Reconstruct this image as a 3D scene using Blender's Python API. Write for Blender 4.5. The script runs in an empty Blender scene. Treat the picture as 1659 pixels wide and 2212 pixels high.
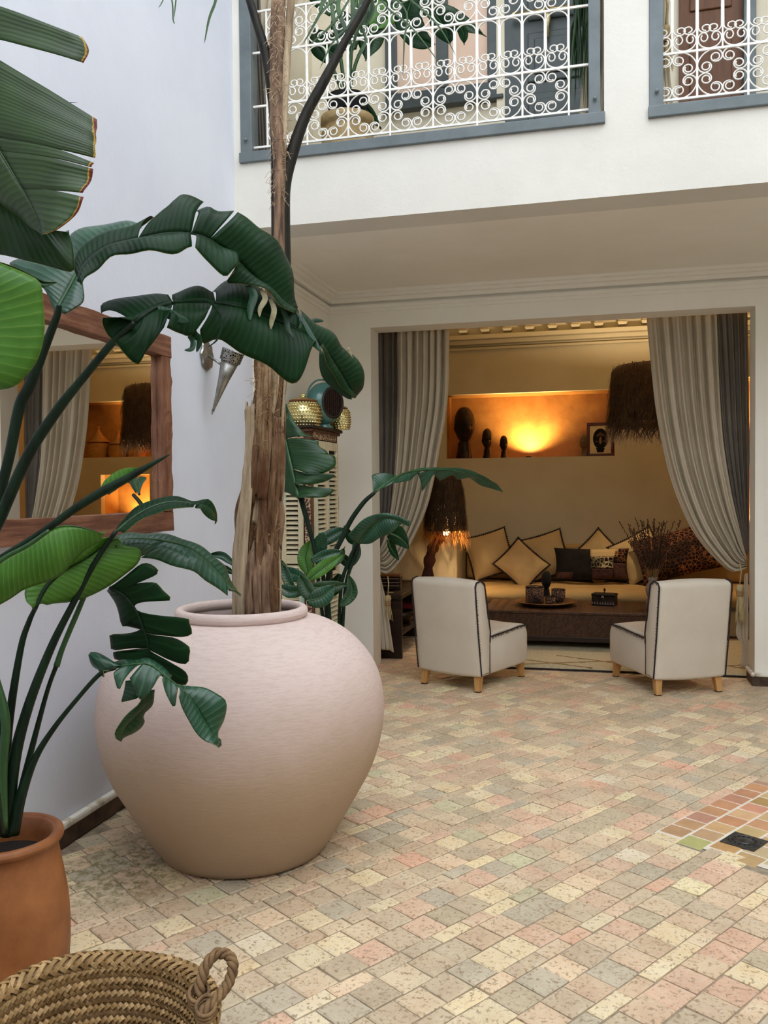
import bpy, bmesh, math, random
from mathutils import Vector, Matrix, noise
random.seed(7)
C = bpy.context.scene.collection
SC = bpy.context.scene
PI = math.pi
sin, cos = math.sin, math.cos
# ------------------------------------------------------------------ camera
F, PITCH, YAW, ROLL, CH = 1850.0, 0.02606, 0.24999, -0.00881, 1.5
W, H = 1659, 2212
def cam_axes():
    fw = Vector((-sin(YAW), cos(YAW), 0)); ri = Vector((cos(YAW), sin(YAW), 0)); up = Vector((0, 0, 1))
    f2 = fw*cos(PITCH) - up*sin(PITCH); u2 = up*cos(PITCH) + fw*sin(PITCH)
    return f2, ri*cos(ROLL) + u2*sin(ROLL), -ri*sin(ROLL) + u2*cos(ROLL)
FW, RI, UP = cam_axes(); EYE = Vector((0, 0, CH))
cd = bpy.data.cameras.new('camera'); cam = bpy.data.objects.new('camera', cd); C.objects.link(cam)
cam.matrix_world = Matrix.Translation(EYE) @ Matrix((RI, UP, -FW)).transposed().to_4x4()
cd.sensor_fit = 'VERTICAL'; cd.sensor_height = 24; cd.sensor_width = 18; cd.lens = F*24/H; cd.clip_start = .05; cd.clip_end = 200
SC.camera = cam
def ray(x, y): return FW + RI*((x-W/2)/F) - UP*((y-H/2)/F)
def atd(x, y, d): return EYE + ray(x, y)*d
def ax(x, y, X): r = ray(x, y); return EYE + r*(X/r.x)
def ay(x, y, Y): r = ray(x, y); return EYE + r*(Y/r.y)
def az(x, y, z=0): r = ray(x, y); return EYE + r*((z-CH)/r.z)
def px_of(p):
    d = p-EYE; z = d.dot(FW)
    return (W/2+F*d.dot(RI)/z, H/2-F*d.dot(UP)/z, z)
# ------------------------------------------------------------------ light
wd = bpy.data.worlds.new('sky'); SC.world = wd; wd.use_nodes = True
bg = wd.node_tree.nodes['Background']; bg.inputs[0].default_value = (0.86, 0.92, 1.0, 1); bg.inputs[1].default_value = 3.1
SC.view_settings.view_transform = 'Standard'; SC.view_settings.look = 'None'
SC.view_settings.gamma = 1; SC.view_settings.use_curve_mapping = False
SC.view_settings.exposure = 0.22
def lamp(name, loc, power, col, kind='POINT', size=.05, rot=None, **k):
    l = bpy.data.lights.new(name, kind); l.energy = power; l.color = col
    if kind == 'AREA':
        l.shape = 'RECTANGLE'; l.size = size; l.size_y = k.get('sy', size)
    else: l.shadow_soft_size = size
    if kind == 'SPOT': l.spot_size = k.get('spot', 1.5); l.spot_blend = .8
    o = bpy.data.objects.new(name, l); C.objects.link(o); o.location = loc
    if rot: o.rotation_euler = rot
    return o
sun = bpy.data.lights.new('sun', 'SUN'); sun.energy = .25; sun.angle = .6; sun.color = (1, .93, .82)
so = bpy.data.objects.new('sun', sun); C.objects.link(so); so.rotation_euler = (.42, 0, .5)
# ------------------------------------------------------------------ helpers
def tag(o, label=None, cat=None, group=None, kind=None):
    if label: o['label'] = label
    if cat: o['category'] = cat
    if group: o['group'] = group
    if kind: o['kind'] = kind
    return o
def empty(name, loc=(0, 0, 0), rz=0, label=None, cat=None, group=None):
    o = bpy.data.objects.new(name, None); C.objects.link(o); o.location = loc; o.rotation_euler = (0, 0, rz); o.empty_display_size = .1
    return tag(o, label, cat, group)
class MB:
    def __init__(s): s.v = []; s.f = []; s.uv = []; s.c = []
    def quad(s, a, b, c, d):
        n = len(s.v); s.v += [a, b, c, d]; s.f.append((n, n+1, n+2, n+3))
    def add(s, vs, fs):
        n = len(s.v); s.v += [tuple(v) for v in vs]; s.f += [tuple(i+n for i in f) for f in fs]
    def box(s, x0, x1, y0, y1, z0, z1, M=None):
        vs = [Vector((x, y, z)) for x in (x0, x1) for y in (y0, y1) for z in (z0, z1)]
        if M: vs = [M @ v for v in vs]
        s.add(vs, [(0, 1, 3, 2), (4, 6, 7, 5), (0, 4, 5, 1), (2, 3, 7, 6), (0, 2, 6, 4), (1, 5, 7, 3)])
    def tube(s, pts, rad, n=6, cap=True):
        pts = [Vector(p) for p in pts]; m = len(pts)
        if not isinstance(rad, (list, tuple)): rad = [rad]*m
        t0 = (pts[1]-pts[0]).normalized(); u = t0.orthogonal().normalized(); vs = []
        for i, p in enumerate(pts):
            t = (pts[min(i+1, m-1)]-pts[max(i-1, 0)])
            t = t.normalized() if t.length > 1e-9 else t0
            u = (u-t*u.dot(t)); u = u.normalized() if u.length > 1e-6 else t.orthogonal().normalized(); w = t.cross(u)
            for k in range(n):
                a = 2*PI*k/n; vs.append(p+(u*cos(a)+w*sin(a))*rad[i])
        fs = [(i*n+k, i*n+(k+1) % n, (i+1)*n+(k+1) % n, (i+1)*n+k) for i in range(m-1) for k in range(n)]
        if cap: fs += [tuple(range(n-1, -1, -1)), tuple((m-1)*n+k for k in range(n))]
        s.add(vs, fs)
    def lathe(s, prof, n=32, cx=0, cy=0, z0=0, M=None, cap=False):
        vs = []
        for r, z in prof:
            for k in range(n):
                a = 2*PI*k/n; v = Vector((cx+r*cos(a), cy+r*sin(a), z0+z)); vs.append(M @ v if M else v)
        m = len(prof)
        fs = [(i*n+k, i*n+(k+1) % n, (i+1)*n+(k+1) % n, (i+1)*n+k) for i in range(m-1) for k in range(n)]
        if cap: fs += [tuple(range(n-1, -1, -1)), tuple((m-1)*n+k for k in range(n))]
        s.add(vs, fs)
    def prism(s, poly, y0, y1, M=None):   # poly in x,z extruded along y
        n = len(poly); vs = [Vector((x, y0, z)) for x, z in poly]+[Vector((x, y1, z)) for x, z in poly]
        if M: vs = [M @ v for v in vs]
        s.add(vs, [tuple(range(n)), tuple(range(2*n-1, n-1, -1))]+[(i, (i+1) % n, n+(i+1) % n, n+i)[::-1] for i in range(n)])
    def build(s, name, m, parent=None, smooth=False, bevel=0, solid=0, sub=0, loc=None, kind=None, rot=None, seg=2):
        me = bpy.data.meshes.new(name); me.from_pydata([tuple(v) for v in s.v], [], s.f)
        me.materials.append(m)
        if s.uv:
            ul = me.uv_layers.new(name='UVMap')
            for p in me.polygons:
                for li, vi in zip(p.loop_indices, p.vertices): ul.data[li].uv = s.uv[vi]
        if s.c:
            ca = me.color_attributes.new('Col', 'FLOAT_COLOR', 'POINT')
            for i, c in enumerate(s.c): ca.data[i].color = (*c, 1)
        if smooth: me.polygons.foreach_set('use_smooth', [True]*len(me.polygons))
        o = bpy.data.objects.new(name, me); C.objects.link(o)
        if parent: o.parent = parent
        if loc: o.location = loc
        if rot: o.rotation_euler = rot
        if bevel:
            b = o.modifiers.new('b', 'BEVEL'); b.width = bevel; b.segments = seg; b.limit_method = 'ANGLE'; b.angle_limit = .6
        if solid:
            b = o.modifiers.new('s', 'SOLIDIFY'); b.thickness = solid; b.offset = 0
        if sub:
            b = o.modifiers.new('u', 'SUBSURF'); b.levels = sub; b.render_levels = sub
        if kind: o['kind'] = kind
        return o
def bx(name, m, dims, parent=None, bevel=0, loc=None, rot=None, **k):
    b = MB(); b.box(*dims); return b.build(name, m, parent, bevel=bevel, loc=loc, rot=rot, **k)
def copy_tree(o, parent=None):
    c = o.copy(); C.objects.link(c)
    if parent: c.parent = parent
    for ch in list(o.children): copy_tree(ch, c)
    return c
def catmull(P, n=6):
    P = [Vector(p) for p in P]
    if len(P) < 3: return [P[0].lerp(P[1], i/n) for i in range(n+1)]
    Q = [P[0]*2-P[1]]+P+[P[-1]*2-P[-2]]; out = []
    for i in range(1, len(Q)-2):
        a, b, c, d = Q[i-1:i+3]
        for k in range(n):
            t = k/n; out.append(.5*((2*b)+(c-a)*t+(2*a-5*b+4*c-d)*t*t+(3*b-a-3*c+d)*t**3))
    return out+[P[-1]]
class Path:
    def __init__(s, P, smooth=True):
        s.p = catmull(P, 8) if smooth and len(P) > 2 else [Vector(p) for p in P]
        s.l = [0]
        for a, b in zip(s.p, s.p[1:]): s.l.append(s.l[-1]+(b-a).length)
        s.L = s.l[-1]
    def at(s, t):
        d = max(0, min(1, t))*s.L
        lo, hi = 0, len(s.l)-1
        while hi-lo > 1:
            m = (lo+hi)//2
            if s.l[m] <= d: lo = m
            else: hi = m
        g = s.l[hi]-s.l[lo]
        return s.p[lo].lerp(s.p[hi], (d-s.l[lo])/g if g > 1e-9 else 0)
# ------------------------------------------------------------------ materials
def srgb(h):
    h = h.lstrip('#'); r = [int(h[i:i+2], 16)/255 for i in (0, 2, 4)]
    return tuple(c/12.92 if c < .04045 else ((c+.055)/1.055)**2.4 for c in r)
class NT:
    def __init__(s, name):
        s.m = bpy.data.materials.new(name); s.m.use_nodes = True; s.t = s.m.node_tree; s.N = s.t.nodes; s.b = s.N['Principled BSDF']; s.out = s.N['Material Output']
    def n(s, ty, **k):
        x = s.N.new(ty)
        for a, b in k.items():
            if a.startswith('i_'):
                key = a[2:]; key = int(key) if key.isdigit() else key.replace('_', ' ')
                x.inputs[key].default_value = b
            else: setattr(x, a, b)
        return x
    def l(s, a, b): s.t.links.new(a, b)
    def noise(s, scale, detail=4, rough=.6, vec=None):
        x = s.n('ShaderNodeTexNoise'); x.inputs['Scale'].default_value = scale; x.inputs['Detail'].default_value = detail; x.inputs['Roughness'].default_value = rough
        if vec: s.l(vec, x.inputs['Vector'])
        return x
    def co(s, kind='Object', sc=(1, 1, 1)):
        t = s.n('ShaderNodeTexCoord'); m = s.n('ShaderNodeMapping'); m.inputs['Scale'].default_value = sc
        s.l(t.outputs[kind], m.inputs['Vector']); return m.outputs[0]
    def ramp(s, fac, stops):
        r = s.n('ShaderNodeValToRGB'); e = r.color_ramp.elements
        while len(e) < len(stops): e.new(.5)
        for i, (p, c) in enumerate(stops): e[i].position = p; e[i].color = (*c, 1) if len(c) == 3 else c
        s.l(fac, r.inputs[0]); return r.outputs[0]
    def mix(s, fac, a, b, mode='MIX'):
        x = s.n('ShaderNodeMix', data_type='RGBA', blend_type=mode)
        for v, i in ((fac, 0), (a, 6), (b, 7)):
            if isinstance(v, (int, float)): x.inputs[i].default_value = v
            elif isinstance(v, tuple): x.inputs[i].default_value = (*v, 1)
            else: s.l(v, x.inputs[i])
        return x.outputs[2]
    def bump(s, h, st=.3, d=.01):
        x = s.n('ShaderNodeBump'); x.inputs['Strength'].default_value = st; x.inputs['Distance'].default_value = d
        s.l(h, x.inputs['Height']); s.l(x.outputs[0], s.b.inputs['Normal']); return x
    def col(s, c):
        if isinstance(c, tuple): s.b.inputs['Base Color'].default_value = (*c, 1)
        else: s.l(c, s.b.inputs['Base Color'])
        return s
    def set(s, rough=.6, metal=0, spec=.5):
        s.b.inputs['Roughness'].default_value = rough; s.b.inputs['Metallic'].default_value = metal; s.b.inputs['Specular IOR Level'].default_value = spec; return s
def simple(name, c1, c2=None, scale=8, rough=.6, metal=0, bs=0, bd=.004, bscale=None, sc=(1, 1, 1), lo=.35, hi=.65, spec=.4, coord='Object'):
    t = NT(name); t.set(rough, metal, spec); v = t.co(coord, sc); n = t.noise(scale, 6, .65, v)
    c1 = srgb(c1) if isinstance(c1, str) else c1
    if c2: c2 = srgb(c2) if isinstance(c2, str) else c2; t.col(t.ramp(n.outputs[0], [(lo, c1), (hi, c2)]))
    else: t.col(c1)
    if bs:
        n2 = t.noise(bscale, 5, .6, v) if bscale else n
        t.bump(n2.outputs[0], bs, bd)
    return t.m
M = {}
M['plaster'] = simple('white_plaster_toned_down', '#d9d5cb', '#e1ddd3', 1.5, .85, bs=.35, bd=.006, bscale=14, spec=.2)  # same paint as the porch, darkened to hold back skylight on the fascia
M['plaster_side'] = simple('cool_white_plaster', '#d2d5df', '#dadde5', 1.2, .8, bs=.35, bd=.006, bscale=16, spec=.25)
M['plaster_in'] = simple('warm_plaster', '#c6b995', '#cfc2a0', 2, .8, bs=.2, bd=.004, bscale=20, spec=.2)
M['plaster_porch'] = simple('white_plaster_warm_lit', '#f0ebde', '#f5f1e6', 1.5, .85, bs=.3, bd=.005, bscale=14, spec=.2)  # same white paint; warm bounce light and brightness put into the colour
M['plaster_gal'] = simple('cream_plaster', '#e6dcc2', '#eee5cf', 2, .8, bs=.2, bd=.004, bscale=20, spec=.2)
M['plaster_dirty'] = simple('stained_ledge_plaster', '#b9ad97', '#e9e4d8', 9, .85, bs=.5, bd=.006, lo=.38, hi=.5)
M['skirt_brown'] = simple('dark_skirting_tile', '#2e2219', '#5e4836', 9, .55, bs=.3)
M['ochre'] = simple('ochre_tadelakt', '#a0703a', '#c4924e', 5, .45, bs=.15, bd=.003, bscale=9, lo=.3, hi=.7)
M['frame_blue'] = simple('blue_grey_paint', '#5c6567', '#6b7476', 6, .45, bs=.2, bd=.002, bscale=30)
M['door_blue'] = simple('slate_green_paint', '#3c4444', '#4a5250', 6, .4)
M['iron_white'] = simple('white_painted_iron', '#f2efe8', '#e2ddd2', 20, .45)
M['brass'] = simple('aged_brass', '#8f8058', '#b9aa7c', 20, .35, .9)
M['brown_door'] = simple('brown_wood_door', '#5a3415', '#6d4420', 4, .5, sc=(8, 8, 1))
M['pink_wall'] = simple('pink_plaster', '#e8c7ae', '#f0d4bd', 2, .7)
def wood(name, a, b, c, rough=.6, sc=(3, 30, 30), bs=.5):
    t = NT(name); t.set(rough, 0, .35); v = t.co('Object', sc); n = t.noise(1.2, 8, .7, v); n2 = t.noise(3, 4, .6, t.co('Object', (1, 1, 1)))
    base = t.ramp(n.outputs[0], [(.3, srgb(a)), (.5, srgb(b)), (.72, srgb(c))])
    t.col(t.mix(t.ramp(n2.outputs[0], [(.35, (0, 0, 0)), (.7, (.35, .35, .35))]), base, srgb(a), 'MIX')); t.bump(n.outputs[0], bs, .006); return t.m
M['beam_wood'] = wood('hewn_reddish_wood', '#4a2d20', '#7d523c', '#a5795c', .65, (26, 2.2, 26))
M['beam_wood_v'] = wood('hewn_reddish_wood_upright', '#4a2d20', '#7d523c', '#a5795c', .65, (26, 26, 2.2))
M['oak'] = wood('light_oak', '#a9773f', '#c6955a', '#d6ab72', .45, (20, 20, 2), .1)
M['dark_wood'] = wood('dark_stained_wood', '#1d120b', '#2c1c12', '#3d2a1c', .45, (2, 20, 20), .2)
M['cab_wood'] = wood('worn_brown_wood', '#3a2116', '#5d3a28', '#8a6447', .6, (20, 20, 2))
def painted_shutter():
    t = NT('chipped_cream_paint'); t.set(.65); v = t.co('Object', (1, 1, .35)); n = t.noise(14, 8, .75, v); n2 = t.noise(3.5, 3, .6, v)
    a = t.ramp(n.outputs[0], [(.36, srgb('#4d3423')), (.41, srgb('#cbbf9d')), (.65, srgb('#dcd2b4'))])
    b = t.mix(t.ramp(n2.outputs[0], [(.60, (0, 0, 0)), (.66, (1, 1, 1))]), a, srgb('#9dbcb0')); t.col(b); t.bump(n.outputs[0], .4, .003); return t.m
M['shutter'] = painted_shutter()
def carved():
    t = NT('carved_band'); t.set(.6); v = t.co('Object', (1, 1, 1)); w = t.n('ShaderNodeTexVoronoi', feature='DISTANCE_TO_EDGE'); w.inputs['Scale'].default_value = 34; t.l(v, w.inputs['Vector'])
    t.col(t.ramp(w.outputs['Distance'], [(.06, srgb('#c7ab8b')), (.12, srgb('#4f2d1f'))])); return t.m
M['carved'] = carved()
def tile_mat():
    t = NT('worn_zellige_tile'); t.set(.62, 0, .3)
    ca = t.n('ShaderNodeVertexColor', layer_name='Col'); g = t.n('ShaderNodeNewGeometry'); v = g.outputs['Position']
    n1 = t.noise(7, 4, .6, v); n2 = t.noise(70, 6, .7, v); n3 = t.noise(2.2, 3, .5, v); n4 = t.noise(26, 6, .7, v)
    c = t.mix(.5, ca.outputs[0], t.ramp(n1.outputs[0], [(.3, (.36, .33, .30)), (.7, (.62, .60, .56))]), 'OVERLAY')
    c = t.mix(t.ramp(n3.outputs[0], [(.4, (0, 0, 0)), (.7, (.3, .3, .3))]), c, srgb('#a79a80'))
    # pits: small brown pocks, denser in patches
    pm = t.n('ShaderNodeMath', operation='MULTIPLY'); t.l(t.ramp(n2.outputs[0], [(.53, (0, 0, 0)), (.565, (1, 1, 1))]), pm.inputs[0]); t.l(t.ramp(n4.outputs[0], [(.42, (0, 0, 0)), (.55, (.75, .75, .75))]), pm.inputs[1])
    c = t.mix(pm.outputs[0], c, srgb('#8a7152'))
    n6 = t.noise(38, 5, .7, v); c = t.mix(t.ramp(n6.outputs[0], [(.5, (0, 0, 0)), (.7, (.35, .35, .35))]), c, srgb('#d9cdb8'))
    vd = t.n('ShaderNodeVectorMath', operation='DISTANCE'); t.l(v, vd.inputs[0]); vd.inputs[1].default_value = (-1.86, 2.98, 0)
    ms = t.n('ShaderNodeMath', operation='MULTIPLY'); t.l(t.ramp(vd.outputs['Value'], [(.12, (1, 1, 1)), (.42, (0, 0, 0))]), ms.inputs[0]); t.l(t.ramp(n4.outputs[0], [(.45, (.05, .05, .05)), (.6, (.8, .8, .8))]), ms.inputs[1])
    c = t.mix(ms.outputs[0], c, srgb('#6a6334')); t.col(c)
    bm = t.n('ShaderNodeMath', operation='SUBTRACT'); t.l(n1.outputs[0], bm.inputs[0]); t.l(pm.outputs[0], bm.inputs[1]); t.bump(bm.outputs[0], .35, .003); return t.m
M['tile'] = tile_mat()
def orange_tile():
    t = NT('terracotta_tile'); t.set(.5); ca = t.n('ShaderNodeVertexColor', layer_name='Col'); g = t.n('ShaderNodeNewGeometry')
    n = t.noise(12, 5, .6, g.outputs['Position']); t.col(t.mix(.3, ca.outputs[0], t.ramp(n.outputs[0], [(.3, (.3, .26, .22)), (.7, (.7, .68, .62))]), 'OVERLAY')); t.bump(n.outputs[0], .2, .003); return t.m
M['tile_orange'] = orange_tile()
M['grout'] = simple('tile_bedding', '#7d6f5c', '#a0927c', 20, .9, bs=.4, bscale=80)
M['grout_white'] = simple('white_grout', '#cfc4b2', '#ddd5c6', 20, .9)
M['drain'] = simple('cast_iron', '#2c2b29', '#55524e', 30, .4, .6)
M['black'] = simple('black_void', '#060504', None, rough=.9)
def clay():
    t = NT('pale_clay'); t.set(.8, 0, .2); v = t.co('Object'); n1 = t.noise(2.0, 4, .6, v); n2 = t.noise(60, 5, .7, t.co('Object', (.35, .35, 2.2))); n3 = t.noise(24, 3, .5, v)
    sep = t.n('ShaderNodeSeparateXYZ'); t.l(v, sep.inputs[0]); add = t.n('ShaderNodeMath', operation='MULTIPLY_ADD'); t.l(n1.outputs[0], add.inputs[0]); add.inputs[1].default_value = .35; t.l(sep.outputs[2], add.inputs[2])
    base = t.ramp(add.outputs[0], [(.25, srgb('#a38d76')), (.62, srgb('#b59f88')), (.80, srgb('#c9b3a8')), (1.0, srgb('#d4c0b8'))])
    c = t.mix(t.ramp(n2.outputs[0], [(.45, (0, 0, 0)), (.75, (.35, .35, .35))]), base, srgb('#a48878'))
    c = t.mix(t.ramp(n3.outputs[0], [(.76, (0, 0, 0)), (.79, (.6, .6, .6))]), c, srgb('#6b5546'))
    t.col(c); t.bump(n2.outputs[0], .3, .004); return t.m
M['clay'] = clay()
M['terracotta'] = simple('orange_terracotta', '#6b3a1c', '#a4683a', 3, .5, bs=.25, bd=.004, bscale=12, lo=.3, hi=.62)
M['soil'] = simple('dark_soil', '#0d0a07', '#241a12', 60, 1, bs=1, bd=.01)
def leafmat(name, a, b, vein, rough=.35, trans=.2, tc=None, edge=False, nv=60, spec=.5):
    t = NT(name); t.set(rough, 0, spec); uv = t.n('ShaderNodeUVMap'); sep = t.n('ShaderNodeSeparateXYZ'); t.l(uv.outputs[0], sep.inputs[0])
    ma = t.n('ShaderNodeMath', operation='MULTIPLY'); ma.inputs[1].default_value = nv; t.l(sep.outputs[0], ma.inputs[0])
    nd = t.noise(3, 3, .5, t.co('Object', (3, 3, 3)))
    ad = t.n('ShaderNodeMath', operation='ADD'); t.l(ma.outputs[0], ad.inputs[0]); t.l(nd.outputs[0], ad.inputs[1])
    sn = t.n('ShaderNodeMath', operation='SINE'); m2 = t.n('ShaderNodeMath', operation='MULTIPLY'); m2.inputs[1].default_value = 6.283; t.l(ad.outputs[0], m2.inputs[0]); t.l(m2.outputs[0], sn.inputs[0])
    s2 = t.n('ShaderNodeMath', operation='MULTIPLY_ADD'); t.l(sn.outputs[0], s2.inputs[0]); s2.inputs[1].default_value = .5; s2.inputs[2].default_value = .5
    base = t.ramp(nd.outputs[0], [(.3, srgb(a)), (.7, srgb(b))])
    vn = t.ramp(s2.outputs[0], [(.0, (0, 0, 0)), (.9, (.05, .05, .05)), (1, (.42, .42, .42))])
    c = t.mix(vn, base, srgb(vein))
    if edge:
        n5 = t.noise(9, 4, .6, t.co('Object')); e = t.n('ShaderNodeMath', operation='MULTIPLY_ADD'); t.l(n5.outputs[0], e.inputs[0]); e.inputs[1].default_value = .15; sv = t.n('ShaderNodeMath', operation='MULTIPLY'); sv.inputs[1].default_value = .925; t.l(sep.outputs[1], sv.inputs[0]); t.l(sv.outputs[0], e.inputs[2])
        f1 = t.ramp(e.outputs[0], [(.972, (0, 0, 0)), (.978, (1, 1, 1))]); f2 = t.ramp(e.outputs[0], [(.982, (0, 0, 0)), (.99, (1, 1, 1))])
        c = t.mix(f1, c, srgb('#c2a22c')); c = t.mix(f2, c, srgb('#6e1a10'))
    else:
        f1 = t.ramp(sep.outputs[1], [(.988, (0, 0, 0)), (.995, (.7, .7, .7))]); c = t.mix(f1, c, srgb('#8f8a3c'))
    t.col(c); t.bump(s2.outputs[0], .28, .002)
    if trans:
        tr = t.n('ShaderNodeBsdfTranslucent'); mx = t.n('ShaderNodeMixShader'); mx.inputs[0].default_value = trans
        tcol = t.mix(1.0, c, srgb(tc or '#9fd040'), 'MULTIPLY') if not tc else t.mix(.75, c, srgb(tc))
        t.l(tcol, tr.inputs[0]); t.l(t.b.outputs[0], mx.inputs[1]); t.l(tr.outputs[0], mx.inputs[2]); t.l(mx.outputs[0], t.out.inputs[0])
    return t.m
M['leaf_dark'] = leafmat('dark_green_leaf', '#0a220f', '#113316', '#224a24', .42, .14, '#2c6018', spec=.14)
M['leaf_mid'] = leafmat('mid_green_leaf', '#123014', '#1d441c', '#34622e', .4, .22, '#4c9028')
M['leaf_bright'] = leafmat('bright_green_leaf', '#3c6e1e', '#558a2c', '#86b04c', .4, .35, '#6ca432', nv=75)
M['leaf_gloss'] = leafmat('glossy_blue_green_leaf', '#143622', '#1f4a30', '#4b7c60', .3, .1, '#3c8030', spec=.5)
M['leaf_edge'] = leafmat('burnt_edge_leaf', '#20340e', '#2f4a15', '#486a26', .42, .25, '#44701c', edge=True)
M['dry_leaf'] = simple('dry_leaf', '#7a6a4a', '#b5ad8c', 20, .6)
M['stalk'] = simple('green_stalk', '#0a160e', '#162c1a', 6, .45, sc=(6, 6, 1), spec=.2)
M['stalk_light'] = simple('light_green_stalk', '#21401f', '#34582c', 6, .4, sc=(6, 6, 1))
M['palm_dark'] = simple('dark_palm_stalk', '#0c0f0a', '#2a241a', 8, .45, sc=(6, 6, .6), bs=.3, spec=.2)
M['palm_brown'] = simple('brown_palm_sheath', '#4a3326', '#94765c', 9, .8, sc=(5, 5, .7), bs=.6, bscale=20)
M['frond'] = simple('palm_leaflet', '#1d3818', '#3d5f2a', 6, .4)
def bark():
    t = NT('dry_trunk_sheath'); t.set(.85, 0, .15); v = t.co('Object', (8, 8, 1.1)); n1 = t.noise(1.6, 8, .8, v); n2 = t.noise(3.4, 5, .65, t.co('Object', (1.6, 1.6, .8))); 
    a = t.ramp(n1.outputs[0], [(.30, srgb('#20140e')), (.42, srgb('#6a4c35')), (.56, srgb('#a08161')), (.74, srgb('#cdb898'))])
    t.col(t.mix(t.ramp(n2.outputs[0], [(.42, (0, 0, 0)), (.62, (.75, .75, .75))]), a, srgb('#5c3823'))); t.bump(n1.outputs[0], 1, .02); return t.m
M['bark'] = bark()
M['bark_pale'] = simple('pale_sheath', '#6d5840', '#bba688', 3, .8, sc=(9, 9, .7), bs=.7, bd=.008, lo=.3, hi=.6)
def linen(name, a, b, rough=.85, trans=.12):
    t = NT(name); t.set(rough, 0, .15); v = t.co('Object'); n = t.noise(3, 4, .6, v); n2 = t.noise(160, 2, .5, t.co('Object', (1, 1, .3)))
    t.col(t.ramp(n.outputs[0], [(.3, srgb(a)), (.7, srgb(b))])); t.bump(n2.outputs[0], .25, .002)
    if trans:
        tr = t.n('ShaderNodeBsdfTranslucent'); mx = t.n('ShaderNodeMixShader'); mx.inputs[0].default_value = trans; tr.inputs[0].default_value = (*srgb(b), 1)
        t.l(t.b.outputs[0], mx.inputs[1]); t.l(tr.outputs[0], mx.inputs[2]); t.l(mx.outputs[0], t.out.inputs[0])
    return t.m
M['linen'] = linen('oatmeal_linen', '#c6baa2', '#d4c8b2')
M['linen_grey'] = linen('slate_linen', '#6e6860', '#827b70')
M['linen_cream'] = linen('cream_linen', '#d3c7ad', '#e2d7c0')
M['chair_linen'] = linen('natural_linen_upholstery', '#d0c4b2', '#dacfbe', .8, 0)
M['cushion'] = linen('beige_cushion_linen', '#b79c6c', '#c4a977', .85, 0)
M['mattress'] = linen('tan_mattress_cotton', '#a88a5a', '#b59866', .85, 0)
M['trim_dark'] = simple('dark_brown_yarn', '#1c1513', '#33272a', 30, .9)
def leopard(name, ground, spot, scale, t0=.10):
    t = NT(name); t.set(.8, 0, .2); v = t.co('Object'); w = t.n('ShaderNodeTexVoronoi', feature='DISTANCE_TO_EDGE'); w.inputs['Scale'].default_value = scale; t.l(v, w.inputs['Vector'])
    n = t.noise(3, 3, .5, v)
    t.col(t.mix(t.ramp(n.outputs[0], [(.5, (0, 0, 0)), (.6, (.8, .8, .8))]), t.ramp(w.outputs['Distance'], [(t0, srgb(ground)), (t0+.05, srgb(spot))]), srgb('#150c08'))); return t.m
M['leopard'] = leopard('leopard_print', '#8a5632', '#1c0e0a', 26, .05)
M['giraffe'] = leopard('spotted_patch', '#c9b98c', '#1a100a', 26, .08)
M['cell_glass'] = leopard('cell_pattern_glass', '#8a6a58', '#140b09', 60, .05)
M['black_fur'] = simple('black_fur', '#0a0807', '#1a100c', 30, .95, bs=.8, bd=.01)
M['brown_patch'] = simple('brown_hide_patch', '#2a120c', '#4d2a1a', 30, .8)
M['raffia'] = simple('dark_raffia', '#3a2b1d', '#57422c', 10, .9)
M['raffia_light'] = simple('golden_raffia', '#8a5a24', '#c98c3e', 10, .8)
M['weave_core'] = simple('woven_shade_core', '#3b2816', '#5a3c20', 40, .9, bs=.6, bscale=60)
M['driftwood'] = simple('gnarled_branch', '#2c160c', '#5c3420', 8, .8, bs=.8, sc=(1, 1, .3))
def wicker():
    t = NT('herringbone_wicker'); t.set(.5, 0, .35); v = t.co('Object')
    br = t.n('ShaderNodeTexBrick'); mp = t.n('ShaderNodeMapping'); mp.inputs['Rotation'].default_value = (PI/2, 0, PI/4); t.l(v, mp.inputs[0]); t.l(mp.outputs[0], br.inputs['Vector'])
    br.inputs['Scale'].default_value = 18; br.inputs['Color1'].default_value = (*srgb('#5c3c22'), 1); br.inputs['Color2'].default_value = (*srgb('#3c2514'), 1); br.inputs['Mortar'].default_value = (*srgb('#20120a'), 1); br.inputs['Mortar Size'].default_value = .03
    t.col(br.outputs[0]); t.bump(br.outputs[0], .5, .003); return t.m
M['wicker'] = wicker()
M['bronze'] = simple('dark_bronze', '#150e0a', '#3d2c1e', 12, .4, .5)
M['wood_head'] = simple('carved_grey_wood', '#4a3c2c', '#6b5840', 12, .6)
M['gold'] = simple('gold_lustre_glaze', '#cbb878', '#ebe0a8', 12, .2, .95)
M['jar_wood'] = simple('reddish_wood', '#6b3d1c', '#8a5429', 12, .5)
M['teal'] = simple('teal_enamel', '#3c6e69', '#4c827c', 5, .22, .0, spec=.8)
M['mesh_dark'] = simple('dark_grille_mesh', '#1a0f0c', '#38201a', 30, .5)
M['pewter'] = simple('brushed_pewter', '#7a7a74', '#a8a69e', 10, .34, .85, bs=.1)
def pierced():
    t = NT('pierced_pewter'); t.set(.35, .8); v = t.co('Object'); w = t.n('ShaderNodeTexVoronoi', feature='DISTANCE_TO_EDGE'); w.inputs['Scale'].default_value = 75; t.l(v, w.inputs['Vector'])
    t.col(t.ramp(w.outputs['Distance'], [(.15, srgb('#a8a69e')), (.2, srgb('#15130f'))])); return t.m
M['pierced'] = pierced()
t = NT('mirror_glass'); t.set(.01, 1); t.col((.92, .93, .92)); M['mirror'] = t.m
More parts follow.
